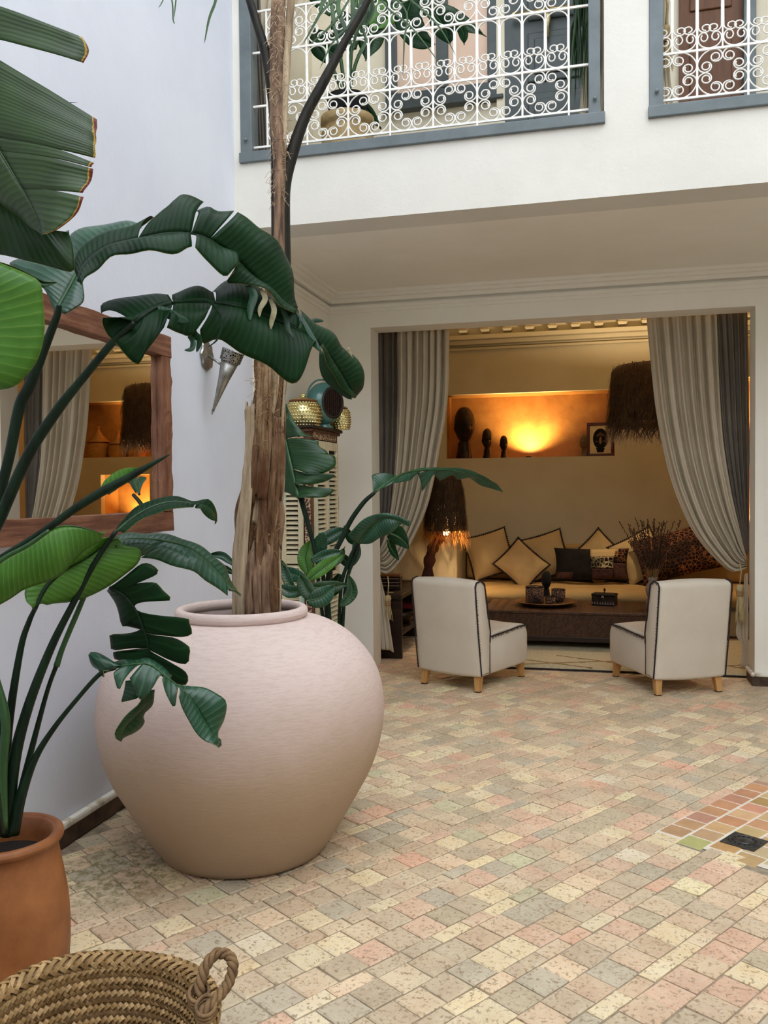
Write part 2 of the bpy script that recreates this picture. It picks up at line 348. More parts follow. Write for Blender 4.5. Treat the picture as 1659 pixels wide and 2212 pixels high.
def palmweave():
    t = NT('palm_leaf_braid'); t.set(.7, 0, .3); g = t.n('ShaderNodeNewGeometry'); n = t.noise(30, 5, .6, g.outputs['Position'])
    r = t.ramp(g.outputs['Random Per Island'], [(0, srgb('#84683f')), (.5, srgb('#9a7c52')), (1, srgb('#b3966a'))]); t.col(t.mix(.4, r, t.ramp(n.outputs[0], [(.3, (.15, .12, .1)), (.7, (.8, .75, .7))]), 'OVERLAY')); return t.m
M['braid'] = palmweave()
M['braid_dark'] = simple('dark_palm_braid', '#5b432b', '#8a6c47', 30, .8, bs=.4)  # darker braid tone for basket wall, handle and lashings
M['rug'] = simple('cream_wool_pile', '#b8ad8e', '#cfc5a6', 40, .95, bs=.9, bd=.01, bscale=120)
M['vase'] = simple('grey_ceramic', '#8a7c70', '#9c8e82', 10, .25)
M['twig'] = simple('dry_twig', '#3a2620', '#5c4233', 20, .9)
M['twig_pale'] = simple('pale_straw', '#8a6c42', '#a3855a', 20, .9)
M['tassel'] = simple('straw_tassel', '#9c8558', '#cdb98a', 30, .8, sc=(6, 6, .6))
M['tray'] = simple('hammered_bronze_tray', '#6d4c2c', '#8a643c', 14, .35, .4)
M['red_cloth'] = simple('crimson_cloth', '#5c0a1c', '#7a1026', 14, .8)
M['chrome'] = simple('silver_metal', '#a8a8b4', '#c8c8d4', 14, .25, 1)
M['basket_in'] = simple('coiled_straw', '#9c6a30', '#c48a44', 8, .7, sc=(1, 1, 10), bs=.4)
M['print_paper'] = simple('ivory_print', '#c8b98a', '#d8ca9c', 10, .6)
M['frame_red'] = simple('mahogany_frame', '#3c120c', '#5c2014', 10, .3)
def emit(name, c, s):
    t = NT(name); t.b.inputs['Emission Color'].default_value = (*c, 1); t.b.inputs['Emission Strength'].default_value = s; t.col(c); return t.m
M['bulb'] = emit('warm_bulb', (1, .55, .2), 25)
M['led'] = emit('warm_led_strip', (1, .66, .34), 6)
# ------------------------------------------------------------------ setting
XL, YB, YF, ZF, ZS = -2.23, 6.91, 5.02, 3.135, 3.548
XO1, XO2, ZO, YB2 = -1.866, 1.108, 2.846, 7.16
YA = 10.1
def st(o): o['kind'] = 'structure'; return o
def wall_holes(x0, x1, z0, z1, y0, y1, holes):
    xs = sorted({x0, x1, *[h[0] for h in holes], *[h[1] for h in holes]}); zs = sorted({z0, z1, *[h[2] for h in holes], *[h[3] for h in holes]})
    b = MB(); solid = {}
    for i in range(len(xs)-1):
        for k in range(len(zs)-1):
            cx, cz = (xs[i]+xs[i+1])/2, (zs[k]+zs[k+1])/2
            solid[i, k] = not any(h[0] < cx < h[1] and h[2] < cz < h[3] for h in holes)
    nx, nz = len(xs)-1, len(zs)-1
    S = lambda i, k: solid.get((i, k), False)
    for (i, k), s in solid.items():
        if not s: continue
        a, c, d, e = xs[i], xs[i+1], zs[k], zs[k+1]
        b.quad((a, y0, d), (c, y0, d), (c, y0, e), (a, y0, e)); b.quad((a, y1, d), (a, y1, e), (c, y1, e), (c, y1, d))
        if not S(i-1, k): b.quad((a, y0, d), (a, y0, e), (a, y1, e), (a, y1, d))
        if not S(i+1, k): b.quad((c, y0, d), (c, y1, d), (c, y1, e), (c, y0, e))
        if not S(i, k-1): b.quad((a, y0, d), (a, y1, d), (c, y1, d), (c, y0, d))
        if not S(i, k+1): b.quad((a, y0, e), (c, y0, e), (c, y1, e), (a, y1, e))
    return b
st(bx('wall_left', M['plaster_side'], (XL-.3, XL, -3, YF+.25, -.1, 8)))
st(bx('wall_left_porch', M['plaster_porch'], (XL-.3, XL, YF+.25, YB2, -.1, 3.3)))  # same left wall paint; warm porch light put into this stretch's colour
st(bx('wall_left_gallery', M['plaster_gal'], (XL-.3, XL, YF+.25, YB2, 3.3, 8)))
st(bx('wall_right', M['plaster'], (4, 4.2, -3, YB, -.1, 6.8)))
st(bx('wall_rear', M['plaster'], (XL, 4, -3.2, -3, -.1, 5.2)))
st(wall_holes(-2.8, 4.2, -.1, 3.5, YB, YB2, [(XO1, XO2, -.2, ZO)]).build('wall_back', M['plaster_porch']))
W1 = (-2.182, .013, ZS, 6.7); W2 = (.254, 2.45, ZS, 6.7)
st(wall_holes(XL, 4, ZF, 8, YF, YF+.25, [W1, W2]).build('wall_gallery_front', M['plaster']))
st(bx('ceiling_porch', M['plaster_porch'], (XL, 4, YF+.25, YB, ZF, 3.3)))
st(bx('wall_gallery_back', M['plaster_gal'], (XL, 4, 6.55, 6.7, 3.3, 7.1)))
st(bx('ceiling_gallery', M['plaster_gal'], (XL, 4, YF+.25, 6.55, 7.0, 7.1)))
# cornice of the porch, three steps
b = MB()
for k, (o, h) in enumerate([(.12, .025), (.09, .05), (.045, .08), (.025, .13), (.012, .16)]):
    b.box(XL, 4, YB-o, YB, ZF-h, ZF-h+.03 if k else ZF)
    b.box(XL, XL+o, YF+.02, YB-o, ZF-h, ZF-h+.03 if k else ZF)
st(b.build('trim_1', M['plaster_porch']))
# skirting of the left wall: rounded plaster ledge over dark tile
b = MB(); b.box(XL, XL+.035, -3, YB, .075, .11); st(b.build('trim_2', M['plaster_dirty'], bevel=.012))
st(bx('baseboard_left', M['skirt_brown'], (XL, XL+.02, -3, YB, 0, .075)))
st(bx('baseboard_back', M['skirt_brown'], (XO2, 4, YB-.02, YB, 0, .07)))
b = MB(); b.box(XO2, 4, YB-.03, YB, .07, .10); b.box(XO2-.03, XO2, YB-.03, YB2, .07, .10); st(b.build('trim_3', M['plaster_dirty'], bevel=.01))
st(bx('baseboard_jamb', M['skirt_brown'], (XO2-.02, XO2, YB-.02, YB2, 0, .07)))
# alcove shell
NI = [(-1.815, .137, 1.863, 2.62), (1.15, 2.75, 1.96, 2.70), (1.38, 2.10, 1.0, 1.73)]
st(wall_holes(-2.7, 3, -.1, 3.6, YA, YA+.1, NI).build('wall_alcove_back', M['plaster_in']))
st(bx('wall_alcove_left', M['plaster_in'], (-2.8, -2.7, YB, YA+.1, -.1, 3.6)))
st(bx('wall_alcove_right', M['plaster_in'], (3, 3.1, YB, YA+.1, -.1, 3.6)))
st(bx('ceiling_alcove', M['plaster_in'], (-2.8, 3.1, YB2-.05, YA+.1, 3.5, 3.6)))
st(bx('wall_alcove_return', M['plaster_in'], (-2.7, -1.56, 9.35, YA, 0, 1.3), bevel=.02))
for i, (a, c, d, e) in enumerate(NI):
    b = MB(); D = YA+.42; y0 = YA+.1
    b.quad((a, D, d), (c, D, d), (c, D, e), (a, D, e)); b.quad((a, y0, d), (a, D, d), (a, D, e), (a, y0, e)); b.quad((c, y0, d), (c, y0, e), (c, D, e), (c, D, d))
    b.quad((a, y0, e), (a, D, e), (c, D, e), (c, y0, e)); b.quad((a, y0, d), (c, y0, d), (c, D, d), (a, D, d))
    st(b.build('wall_niche_%s' % ['left', 'right', 'low'][i], M['ochre'], solid=.004))
b = MB(); b.box(-2.7, 3, YA-.16, YA, 3.24, 3.29); b.box(-2.7, 3, YA-.10, YA, 3.19, 3.24); b.box(-2.7, 3, YA-.05, YA, 3.13, 3.16)
tr = st(b.build('trim_4', M['plaster_in'], bevel=.008))
cb = MB(); cb.box(-.045, .045, -.10, 0, 3.33, 3.50); cb.box(-.052, .052, -.12, 0, 3.345, 3.36); cb.box(-.052, .052, -.12, 0, 3.46, 3.475)
c0 = None
for i in range(18):
    if not c0: o = c0 = cb.build('corbel', M['plaster_in'], tr)
    else: o = c0.copy(); C.objects.link(o)
    o.location = (-2.35+i*.257, YA, 0)
# ------------------------------------------------------------------ floor
fl = st(bx('floor', M['grout'], (-2.9, 4.2, -3, YB2+3.2, -.14, -.006)))
st(bx('floor_gallery', M['grout_white'], (XL, 4, YF+.25, 6.55, 3.3, 3.32)))
A = math.radians(56.5); EA = Vector((cos(A), sin(A), 0)); EB = Vector((sin(A), -cos(A), 0))
P0 = az(1382, 1803); dA0, dB0 = P0.dot(EA), P0.dot(EB)
C0 = az(1412, 1797)
def in_drain(p):
    q = p-C0; return 0 <= q.dot(EA) <= 1.0 and 0 <= q.dot(EB) <= .46*2
PAL = ['#a89880', '#9f927c', '#b5a288', '#b89b84', '#bd9a84', '#c8b999', '#ccb995', '#9c927a', '#9b9584', '#ae967c', '#c4ac90', '#b8a288', '#aa9a82', '#bfac90', '#b39b82', '#ae9d84']
RARE = ['#c3957d', '#a8a888', '#9c9686', '#c8bca4', '#c79d87', '#d2c19a', '#b8907a']
def tile_geo(mb, p, la, lb, z, colr, j=.004):
    r = random.uniform; n = len(mb.v); ch = .005
    ta, tb = r(-.018, .018), r(-.018, .018); rot = r(-.02, .02); ea = EA*cos(rot)+EB*sin(rot); eb = EB*cos(rot)-EA*sin(rot)
    for lv, ins, zz in ((0, 0, -.012), (1, 0, z-.004), (2, ch, z)):
        for sa, sb in ((-1, -1), (1, -1), (1, 1), (-1, 1)):
            q = p+ea*(sa*(la/2-ins))+eb*(sb*(lb/2-ins)); q = Vector((q.x, q.y, zz+(ta*sa*la/2+tb*sb*lb/2 if lv else 0))); mb.v.append(tuple(q)); mb.c.append(colr)
    mb.f.append((n+8, n+9, n+10, n+11)); 
    for k in range(4):
        k2 = (k+1) % 4; mb.f.append((n+k, n+k2, n+4+k2, n+4+k)); mb.f.append((n+4+k, n+4+k2, n+8+k2, n+8+k))
def lin(h, v=.05):
    c = srgb(h); m = srgb('#b8a48b'); c = tuple(x*.74+y*.26 for x, y in zip(c, m)); g = 1.36+random.uniform(-v, v)*1.7; return tuple(min(.8, x*g) for x in c)
tiles = []
PER = .118*2+.062
for ib in range(-32, 42):
    base = dB0+ib*PER
    for kind, off, wb in (('b', 0, .062), ('s', .09, .118), ('s', .208, .118)):
        bc = base+off; a = dA0-8+random.uniform(0, .12)
        while a < dA0+9:
            la = .118*random.uniform(.92, 1.07) if kind == 's' else .135*random.uniform(.8, 1.2)
            p = EA*(a+la/2)+EB*bc
            a += la
            if not (XL+.04 < p.x < 2.9 and 1.5 < p.y < 8.9): continue
            x, y, z = px_of(p)
            if in_drain(p): continue
            if not (-250 < x < 1950 and y < 2700): continue
            if p.y > YB and not (XO1-.3 < p.x < XO2+.3): continue
            vis = 0 < x < W and 0 < y < H and not ((p-Vector((-1.42, 3.34, 0))).length < .36)
            tiles.append((kind, p, la, wb, z if vis else 99+z))
def emit_tiles(sel, name, sname, mat, limit=300):
    sel.sort(key=lambda t: t[4])
    mb = MB()
    for i, (kind, p, la, wb, z) in enumerate(sel):
        c = lin(random.choice(RARE) if random.random() < .09 else random.choice(PAL)); zz = random.uniform(-.0018, .0018)
        if i < limit and z < 90:
            m1 = MB(); tile_geo(m1, p, la-.005, wb-.005, zz, c); m1.build(name, mat, fl)
        else: tile_geo(mb, p, la-.005, wb-.005, zz, c)
    mb.build(sname, mat, fl, kind='stuff')
emit_tiles([t for t in tiles if t[0] == 's'], 'floor_tile', 'far_floor_tiles', M['tile'])
emit_tiles([t for t in tiles if t[0] == 'b'], 'border_tile', 'far_border_tiles', M['tile'])
# sunken drain field of orange tiles
b = MB()
q = [C0, C0+EA*1.0, C0+EA*1.0+EB*.92, C0+EB*.92]
b.add([(v.x, v.y, -.0035) for v in q], [(0, 3, 2, 1)]); b.build('grout_bed', M['grout_white'], fl)
OP = ['#b08a62', '#ba966c', '#bd9d76', '#ad8464', '#b8946e', '#a67c54', '#b99c74', '#b08c66']
dr = (az(1549, 1818)+az(1577, 1798)+az(1675, 1812)+az(1630, 1846))/4; dr.z = 0
for i in range(9):
    for j in range(8):
        off = .055 if j % 2 else 0
        p = C0+EA*(.058+i*.112-off+.03)+EB*(.058+j*.114)
        if (p-C0).dot(EA) < .03: continue
        if (p-dr).length < .05: continue
        x, y, z = px_of(p)
        if x > 1900: continue
        m1 = MB(); c = tuple(x*random.uniform(.95, 1.25) for x in srgb('#a39c66' if (i, j) == (0, 1) else random.choice(OP))); tile_geo(m1, p, .105, .107, -.001, c); m1.build('terracotta_tile', M['tile_orange'], fl)
d = empty('floor_drain', (dr.x, dr.y, 0), A+.02, 'square dark iron floor drain with a ring of slots among orange tiles', 'drain')
bx('plate', M['drain'], (-.072, .072, -.072, .072, -.008, .004), d, bevel=.002)
b = MB(); b.lathe([(.062, .0035), (.062, .006), (.058, .007), (.056, .004)], 32); b.lathe([(.034, .004), (.032, .007), (.02, .009), (0.001, .0095)], 24); b.build('rim', M['drain'], d, smooth=True)
for k in range(14):
    a = 2*PI*k/14; b = MB(); b.lathe([(.0065, .0052), (.0001, .0054)], 10, M=Matrix.Rotation(a, 4, 'Z') @ Matrix.Translation((.046, 0, 0)) @ Matrix.Diagonal((1, .75, 1, 1))); b.build('slot', M['black'], d)
# ------------------------------------------------------------------ gallery windows and railings
def gal_window(n, w):
    x0, x1, z0, z1 = w; y0, y1 = YF-.015, YF+.10
    r = st(bx('window_%d' % n, M['frame_blue'], (x0-.005, x1+.005, y0-.01, y1, z0-.008, z0+.055), bevel=.004))
    bx('post', M['frame_blue'], (x0, x0+.075, y0+.005, y1, z0+.055, z1), r, bevel=.004)
    bx('post', M['frame_blue'], (x1-.085, x1-.02, y0+.005, y1, z0+.055, z1), r, bevel=.004)
    bx('handrail', M['dark_wood'], (x0-.02, x1+.02, y0-.03, y1, 4.66, 4.72), r, bevel=.006)
    for x in (x0+.04, x1-.05):
        b = MB(); b.lathe([(.012, 0), (.012, .006), (.006, .012), (.0005, .013)], 10, M=Matrix.Translation((x, y0-.008, z0+.13)) @ Matrix.Rotation(PI/2, 4, 'X')); b.build('bolt', M['frame_blue'], r, smooth=True)
gal_window(1, W1); gal_window(2, W2)
def sym_curve(segs, ds=.006):
    pts = [(0., 0.)]; x = y = 0.; th = 0.
    for L, k0, k1 in segs:
        n = max(2, int(L/ds)); h = L/n
        for i in range(n):
            k = k0+(k1-k0)*(i+.5)/n; th -= k*h; x += cos(th)*h; y += sin(th)*h; pts.append((x, y))
    return [(-a, b) for a, b in pts[:0:-1]]+pts
CW, RH, AH = .262, .252, .33
corner = sym_curve([(.035, 1/.09, 1/.09), (.225, 1/.05, 1/.014)], .005)
def scroll_mesh(poly, r=.0042):
    b = MB(); b.tube([(x, 0, z) for x, z in poly], r, 5)
    me = bpy.data.meshes.new('scroll'); me.from_pydata([tuple(v) for v in b.v], [], b.f); me.materials.append(M['iron_white']); me.polygons.foreach_set('use_smooth', [True]*len(me.polygons)); return me
def fit(poly, w, h, cx, cz):
    xs = [p[0] for p in poly]; zs = [p[1] for p in poly]; sx = w/(max(xs)-min(xs)); sz = h/(max(zs)-min(zs))
    return [(cx+(x-(max(xs)+min(xs))/2)*sx, cz+(z-(max(zs)+min(zs))/2)*sz) for x, z in poly]
# corner C: rotate so that its middle points to the upper right corner of a cell quarter
cr = [((x+z)/2**.5, (z-x)/2**.5) for x, z in corner]
cr = fit(cr, CW*.485, RH*.485, CW*.25, RH*.25)
me_corner = scroll_mesh(cr)
arch = sym_curve([(.085, 1/.054, 1/.054), (.150, 0, 0), (.165, 1/.040, 1/.0145)]); arch = fit(arch, CW*.46, AH*.70, 0, AH*.63)
me_arch = scroll_mesh(arch)
cup = sym_curve([(.035, 1/.10, 1/.09), (.03, 1/.055, 1/.045), (.17, 1/.043, 1/.015)]); cup = [(x, -z) for x, z in cup]; cup = fit(cup, CW*.46, AH*.26, 0, AH*.145)
me_cup = scroll_mesh(cup)
def railing(name, xa, xb, right_start, label, yy=YF+.03):
    # bars go leftwards from right_start (or rightwards when xa is the fixed side)
    g = empty(name, (right_start, yy, ZS+.095), 0, label, 'railing', 'white scrollwork gallery railings')
    L0, L1 = xa-right_start, xb-right_start; tot = RH+AH+RH
    for k, z in enumerate((0, RH, RH+AH, RH*2+AH)):
        bx('rail', M['iron_white'], (L0, L1, -.006, .006, z-.006, z+.006), g)
    i = 0; s = -1 if xb-right_start < .2 else 1
    x = 0
    bars = []
    while L0-.01 <= x <= L1+.01:
        bars.append(x); x += s*CW
    for i, x in enumerate(bars):
        bx('bar', M['iron_white'], (x-.0055, x+.0055, -.0055, .0055, -.035 if i % 2 == 0 else 0, tot), g)
        cx = x+s*CW/2
        if not (L0-.02 <= cx <= L1+.02): continue
        bx('bar', M['iron_white'], (cx-.004, cx+.004, -.004, .004, RH, RH+AH), g)
        for row in (RH/2, RH+AH+RH/2):
            for sx in (-1, 1):
                for sz in (-1, 1):
                    if not (L0-.02 <= cx+sx*.1 <= L1+.02): continue
                    o = bpy.data.objects.new('corner_scroll', me_corner); C.objects.link(o); o.parent = g; o.location = (cx, 0, row); o.scale = (sx, 1, sz)
        for h in (-1, 1):
            ccx = cx+h*CW/4
            if not (L0-.01 <= ccx <= L1+.01): continue
            for me, nm in ((me_arch, 'arch_scroll'), (me_cup, 'cup_scroll')):
                o = bpy.data.objects.new(nm, me); C.objects.link(o); o.parent = g; o.location = (ccx, 0, RH)
    return g
XR = ay(1229, 250, YF+.03).x; XLg = ay(560, 330, YF+.03).x
g1 = railing('scroll_railing', XLg-.05, XR+.13, XR, 'long white scrollwork iron railing of the wide gallery opening')
X2 = ay(1441, 200, YF+.03).x-.105
g2 = railing('scroll_railing', X2, W2[1]-.1, X2+.105-CW/2+.026, 'short white scrollwork iron railing at the right edge of the photo')
# gallery back: glazed window and two doors
Yg = 6.55
w3x0, w3x1 = -1.62, -.74
r = st(empty('window_3')); zb = 4.44
bx('window_frame', M['door_blue'], (w3x0, w3x1, Yg-.05, Yg, zb, zb+.11), r, bevel=.006)
for x in (w3x0, (w3x0+w3x1)/2-.04, w3x1-.09): bx('window_frame', M['door_blue'], (x, x+.09, Yg-.05, Yg, zb+.11, 5.7), r, bevel=.006)
for a, c in ((w3x0+.09, (w3x0+w3x1)/2-.04), ((w3x0+w3x1)/2+.05, w3x1-.09)): bx('pane', M['pink_wall'], (a, c, Yg-.02, Yg-.005, zb+.11, 5.7), r)
bx('sill', M['door_blue'], (w3x0-.03, w3x1+.03, Yg-.08, Yg, zb-.03, zb), r, bevel=.006)
r = st(empty('door_1')); dx0, dx1 = -.70, .10
bx('door_leaf', M['door_blue'], (dx0, dx1, Yg-.05, Yg-.004, 3.32, 5.5), r)
for z0, z1 in ((3.42, 4.02), (4.10, 4.42), (4.50, 4.86), (4.95, 5.4)):
    for (a, c) in ((dx0+.17, dx1-.08),):
        bx('panel', M['door_blue'], (a, c, Yg-.068, Yg-.05, z0, z1), r, bevel=.012); bx('panel', M['door_blue'], (a+.05, c-.05, Yg-.08, Yg-.068, z0+.05, z1-.05), r, bevel=.008)
bo = MB(); bz = 4.98
bo.tube([(dx0+.06, Yg-.12, bz), (dx0+.50, Yg-.12, bz)], .014, 10); bo.lathe([(.022, 0), (.022, .03)], 12, M=Matrix.Translation((dx0+.06, Yg-.12, bz)) @ Matrix.Rotation(PI/2, 4, 'Y'), cap=True); bo.tube([(dx0+.50, Yg-.12, bz), (dx0+.56, Yg-.12, bz)], [.01, .016], 8)
bo.box(dx0+.30, dx0+.34, Yg-.13, Yg-.07, bz-.03, bz+.03); bo.build('bolt', M['brass'], r, smooth=True)
bo = MB(); bo.tube([(dx0+.32, Yg-.13, bz), (dx0+.32, Yg-.14, bz-.07), (dx0+.32, Yg-.13, bz-.12), (dx0+.32, Yg-.125, bz-.2)], [.018, .026, .014, .012], 10); bo.build('knocker', M['brass'], r, smooth=True)
st(bx('trim_5', M['plaster_gal'], (dx0-.06, dx0, Yg-.06, Yg, 3.32, 5.7)))
r = st(empty('door_2')); a0 = ay(1466, 100, Yg).x; a1 = ay(1602, 100, Yg).x
bx('door_leaf', M['brown_door'], (a0, a1, Yg-.04, Yg-.004, 3.32, 5.6), r)
for i in range(3): bx('panel', M['brown_door'], (a0+.07, a1-.07, Yg-.055, Yg-.04, 3.5+i*.68, 4.05+i*.68), r, bevel=.01)
bx('door_frame', M['frame_blue'], (a1, a1+.08, Yg-.10, Yg, 3.32, 5.7), r, bevel=.005)
# ------------------------------------------------------------------ curtains
def curtain_grid(name, m, left, right, Y, nf, amp, parent, u0=0, u1=1, nu=90, ns=34, ph=0, solid=.004, taper=1):
    # left / right: pixel polylines (x, y) of the two outlines, put on the plane Y; pleats run between them
    PL = Path([ay(x, y, Y) for x, y in left]); PR = Path([ay(x, y, Y) for x, y in right]); b = MB()
    for j in range(ns+1):
        s = j/ns; a, c = PL.at(s), PR.at(s); wdt = (c-a).length
        for i in range(nu+1):
            u = u0+(u1-u0)*i/nu; p = a.lerp(c, u)
            k = min(1, wdt/.35)**taper
            f = sin(2*PI*nf*u+ph+.5*sin(9*u+2*s))+.35*sin(2*PI*nf*2.3*u+1.3+ph)
            b.v.append((p.x, p.y+amp*k*f, p.z-(.02*sin(nf*3*u+5*s)*k if s > .5 else 0)*(s-.5)))
    b.f = [(j*(nu+1)+i, j*(nu+1)+i+1, (j+1)*(nu+1)+i+1, (j+1)*(nu+1)+i) for j in range(ns) for i in range(nu)]
    return b.build(name, m, parent, smooth=True, solid=solid)
def swag_lines(top, tie, edge): pass
Yc = YB2+.07
cl = empty('linen_curtain', (XO1, Yc, 0), 0, 'oatmeal linen curtain tied back against the left jamb of the alcove opening', 'curtain', 'tied back curtains of the alcove')
def part_at(o, e):
    o.parent = e; o.matrix_parent_inverse = Matrix.Translation(-e.location) if not e.rotation_euler.z else (Matrix.Translation(e.location) @ Matrix.Rotation(e.rotation_euler.z, 4, 'Z')).inverted()
    return o
L_in = [(806, 712), (808, 860), (812, 1000), (815, 1120), (817, 1185)]
L_mid = [(868, 712), (868, 860), (862, 1000), (850, 1120), (817, 1198)]
L_out = [(970, 708), (967, 860), (951, 965), (926, 1085), (893, 1165), (858, 1222), (832, 1240), (817, 1225)]
part_at(curtain_grid('grey_panel', M['linen_grey'], L_in, L_mid, Yc+.05, 4, .025, None), cl)['label'] = 'darker grey inner panel'
part_at(curtain_grid('linen_panel', M['linen'], [(858, 710), (858, 860), (852, 1000), (838, 1130), (818, 1192)], L_out, Yc, 7, .034, None, ns=44), cl)
part_at(curtain_grid('linen_tail', M['linen'], [(815, 1238), (815, 1300), (818, 1400)], [(819, 1236), (832, 1290), (845, 1370), (851, 1408)], Yc-.02, 3, .02, None, nu=40), cl)
cr_ = empty('linen_curtain', (XO2, Yc, 0), 0, 'oatmeal linen curtain tied back against the right jamb above the right chair', 'curtain', 'tied back curtains of the alcove')
R_out = [(1396, 674), (1408, 800), (1420, 900), (1443, 1010), (1470, 1090), (1505, 1160), (1552, 1215), (1585, 1238), (1613, 1228)]
R_mid = [(1548, 674), (1553, 800), (1562, 940), (1580, 1060), (1600, 1150), (1613, 1205)]
part_at(curtain_grid('linen_panel', M['linen'], R_out, R_mid, Yc, 6.5, .036, None, ns=44), cr_)
part_at(curtain_grid('grey_panel', M['linen_grey'], [(1535, 674), (1545, 800), (1556, 940), (1577, 1060), (1598, 1150), (1613, 1200)], [(1614, 674), (1617, 860), (1618, 1000), (1618, 1120), (1617, 1190)], Yc+.04, 5, .025, None), cr_)['label'] = 'darker grey outer panel'
part_at(curtain_grid('linen_tail', M['linen'], [(1609, 1240), (1604, 1290), (1590, 1365), (1603, 1395), (1600, 1440)], [(1615, 1238), (1616, 1300), (1616, 1400), (1616, 1445)], Yc-.02, 3, .02, None, nu=40), cr_)
def tie_back(px, py, Y, label, n=46, ln=.22, cat='tassel'):
    p = ay(px, py, Y); g = empty('curtain_tassel', p, 0, label, cat, 'straw curtain tassels')
    b = MB(); b.tube([(0, 0, .16), (.01, -.01, .10), (0, 0, 0)], .006, 6)
    b.lathe([(.006, .0), (.022, -.006), (.03, -.03), (.026, -.055), (.02, -.06)], 14); b.build('knot', M['tassel'], g, smooth=True)
    b = MB(); b.lathe([(.024, -.058), (.027, -.066), (.027, -.085), (.024, -.092)], 14)
    b.build('binding', M['twig_pale'], g)
    b = MB()
    for k in range(n):
        a = random.uniform(0, 2*PI); r = random.uniform(.2, 1); x, y = cos(a)*r, sin(a)*r
        b.tube([(x*.02, y*.02, -.09), (x*.032, y*.032, -.16), (x*.045, y*.045, -.09-ln*random.uniform(.8, 1))], [.004, .004, .002], 3)
    b.build('fringe', M['tassel'], g, kind='stuff'); return g
tie_back(1598, 1262, Yc-.09, 'pale straw tassel hanging beside the right chair at the right jamb')
tie_back(838, 1285, Yc-.03, 'thin straw tassel hanging before the dark table at the left jamb', 18, .14)
# ------------------------------------------------------------------ pendant and floor lamp of raffia
def strands(b, n, z0, z1, r0, r1, ln, out, w=.004, sx=1, sy=1, wild=.3, seg=3, up=0):
    for k in range(n):
        a = random.uniform(0, 2*PI); t = random.random(); z = z0+(z1-z0)*t; r = r0+(r1-r0)*t; L = ln*random.uniform(.6, 1.15); da = random.uniform(-wild, wild)
        o = out*random.uniform(.3, 1.6); P = []
        for i in range(seg+1):
            s = i/seg; rr = r+o*sin(s*PI*.6); aa = a+da*s*.6; P.append(Vector((cos(aa)*rr*sx, sin(aa)*rr*sy, z-L*s+up*s*(1-s))))
        tn = Vector((-sin(a), cos(a), 0))*w*random.uniform(.6, 1.3); m = len(b.v)
        for i, p in enumerate(P): q = tn*(1-i/seg*.8); b.v += [tuple(p-q), tuple(p+q)]
        b.f += [(m+2*i, m+2*i+1, m+2*i+3, m+2*i+2) for i in range(seg)]
pe = empty('raffia_pendant', (.47, 8.75, 2.03), 0, 'large shaggy dark raffia pendant shade hanging on a chain inside the alcove', 'pendant lamp')
b = MB(); b.lathe([(.29, .66), (.34, .65), (.385, .60), (.40, .3), (.40, .10), (.385, .10), (.385, .3), (.37, .59)], 40)
b.build('shade_core', M['weave_core'], pe, smooth=True)
b = MB(); strands(b, 2600, .10, .66, .405, .37, .20, .035, .005, wild=.5); strands(b, 900, .02, .16, .40, .405, .15, .03, .004, wild=.5)
b.build('raffia_fringe', M['raffia'], pe, kind='stuff')
b = MB()
for k in range(12): 
    z = .68+k*.063; pts = [(.012*cos(a)*(k % 2 == 0), .012*cos(a)*(k % 2), z+.03+.036*sin(a)) for a in [i*PI/4 for i in range(8)]]; b.tube(pts+[pts[0]], .003, 4, cap=False)
b.build('chain', M['bronze'], pe)
b = MB(); b.lathe([(.0001, 0), (.03, .01), (.04, .04), (.03, .07), (.012, .11), (.0001, .115)], 14); b.build('bulb', M['bulb'], pe, smooth=True, loc=(0, 0, .3))
lamp('pendant_light', (.47, 8.75, 2.60), 62, (1, .78, .54), size=.05)
la = empty('floor_lamp', (-1.72, 8.72, 0), 0, 'branch floor lamp with a glowing golden raffia shade left of the sofa', 'floor lamp')
lx = ay(962, 1100, 8.72).x+1.72
b = MB(); b.lathe([(.13, 0), (.13, .03), (.05, .05), (.03, .06)], 24, cap=True); b.build('base', M['driftwood'], la, loc=(lx-.12, 0, 0))
b = MB(); P = catmull([(lx-.12, 0, .05), (lx-.17, .01, .3), (lx-.19, 0, .6), (lx-.15, 0, .85), (lx-.06, 0, 1.02), (lx-.02, 0, 1.2)], 6)
b.tube(P, [.055+.012*sin(i*1.7) for i in range(len(P))], 9); b.build('branch', M['driftwood'], la, smooth=True)
b = MB(); zt, zb_ = 1.63, 1.08
nv, nh = 72, 32
for k in range(nv):
    a = 2*PI*k/nv; b.tube([(lx+cos(a)*.15, sin(a)*.15, zt), (lx+cos(a)*.20, sin(a)*.20, zb_)], .006, 4)
for k in range(nh+1):
    t = k/nh; r = .15+.05*t; pts = [(lx+cos(a)*r, sin(a)*r, zt+(zb_-zt)*t) for a in [i*PI/12 for i in range(25)]]; b.tube(pts, .008, 4, cap=False)
b.build('shade', M['weave_core'], la)
b = MB(); strands(b, 2200, 1.2, 1.62, .20, .16, .22, .03, .004, wild=.5); 
for i in range(len(b.v)): b.v[i] = (b.v[i][0]+lx, b.v[i][1], b.v[i][2])
b.build('raffia_cover', M['raffia'], la, kind='stuff')
b = MB(); strands(b, 500, 1.02, 1.16, .19, .20, .17, .05, .003, wild=.7)
for i in range(len(b.v)): b.v[i] = (b.v[i][0]+lx, b.v[i][1], b.v[i][2])
b.build('raffia_fringe', M['raffia_light'], la, kind='stuff')
b = MB(); b.lathe([(.0001, 0), (.03, .01), (.04, .04), (.03, .07), (.0001, .10)], 14); b.build('bulb', M['bulb'], la, smooth=True, loc=(lx, 0, 1.00+.02))
lamp('floor_lamp_light', (-1.72+lx, 8.72, 1.13), 110, (1, .70, .40), size=.04)
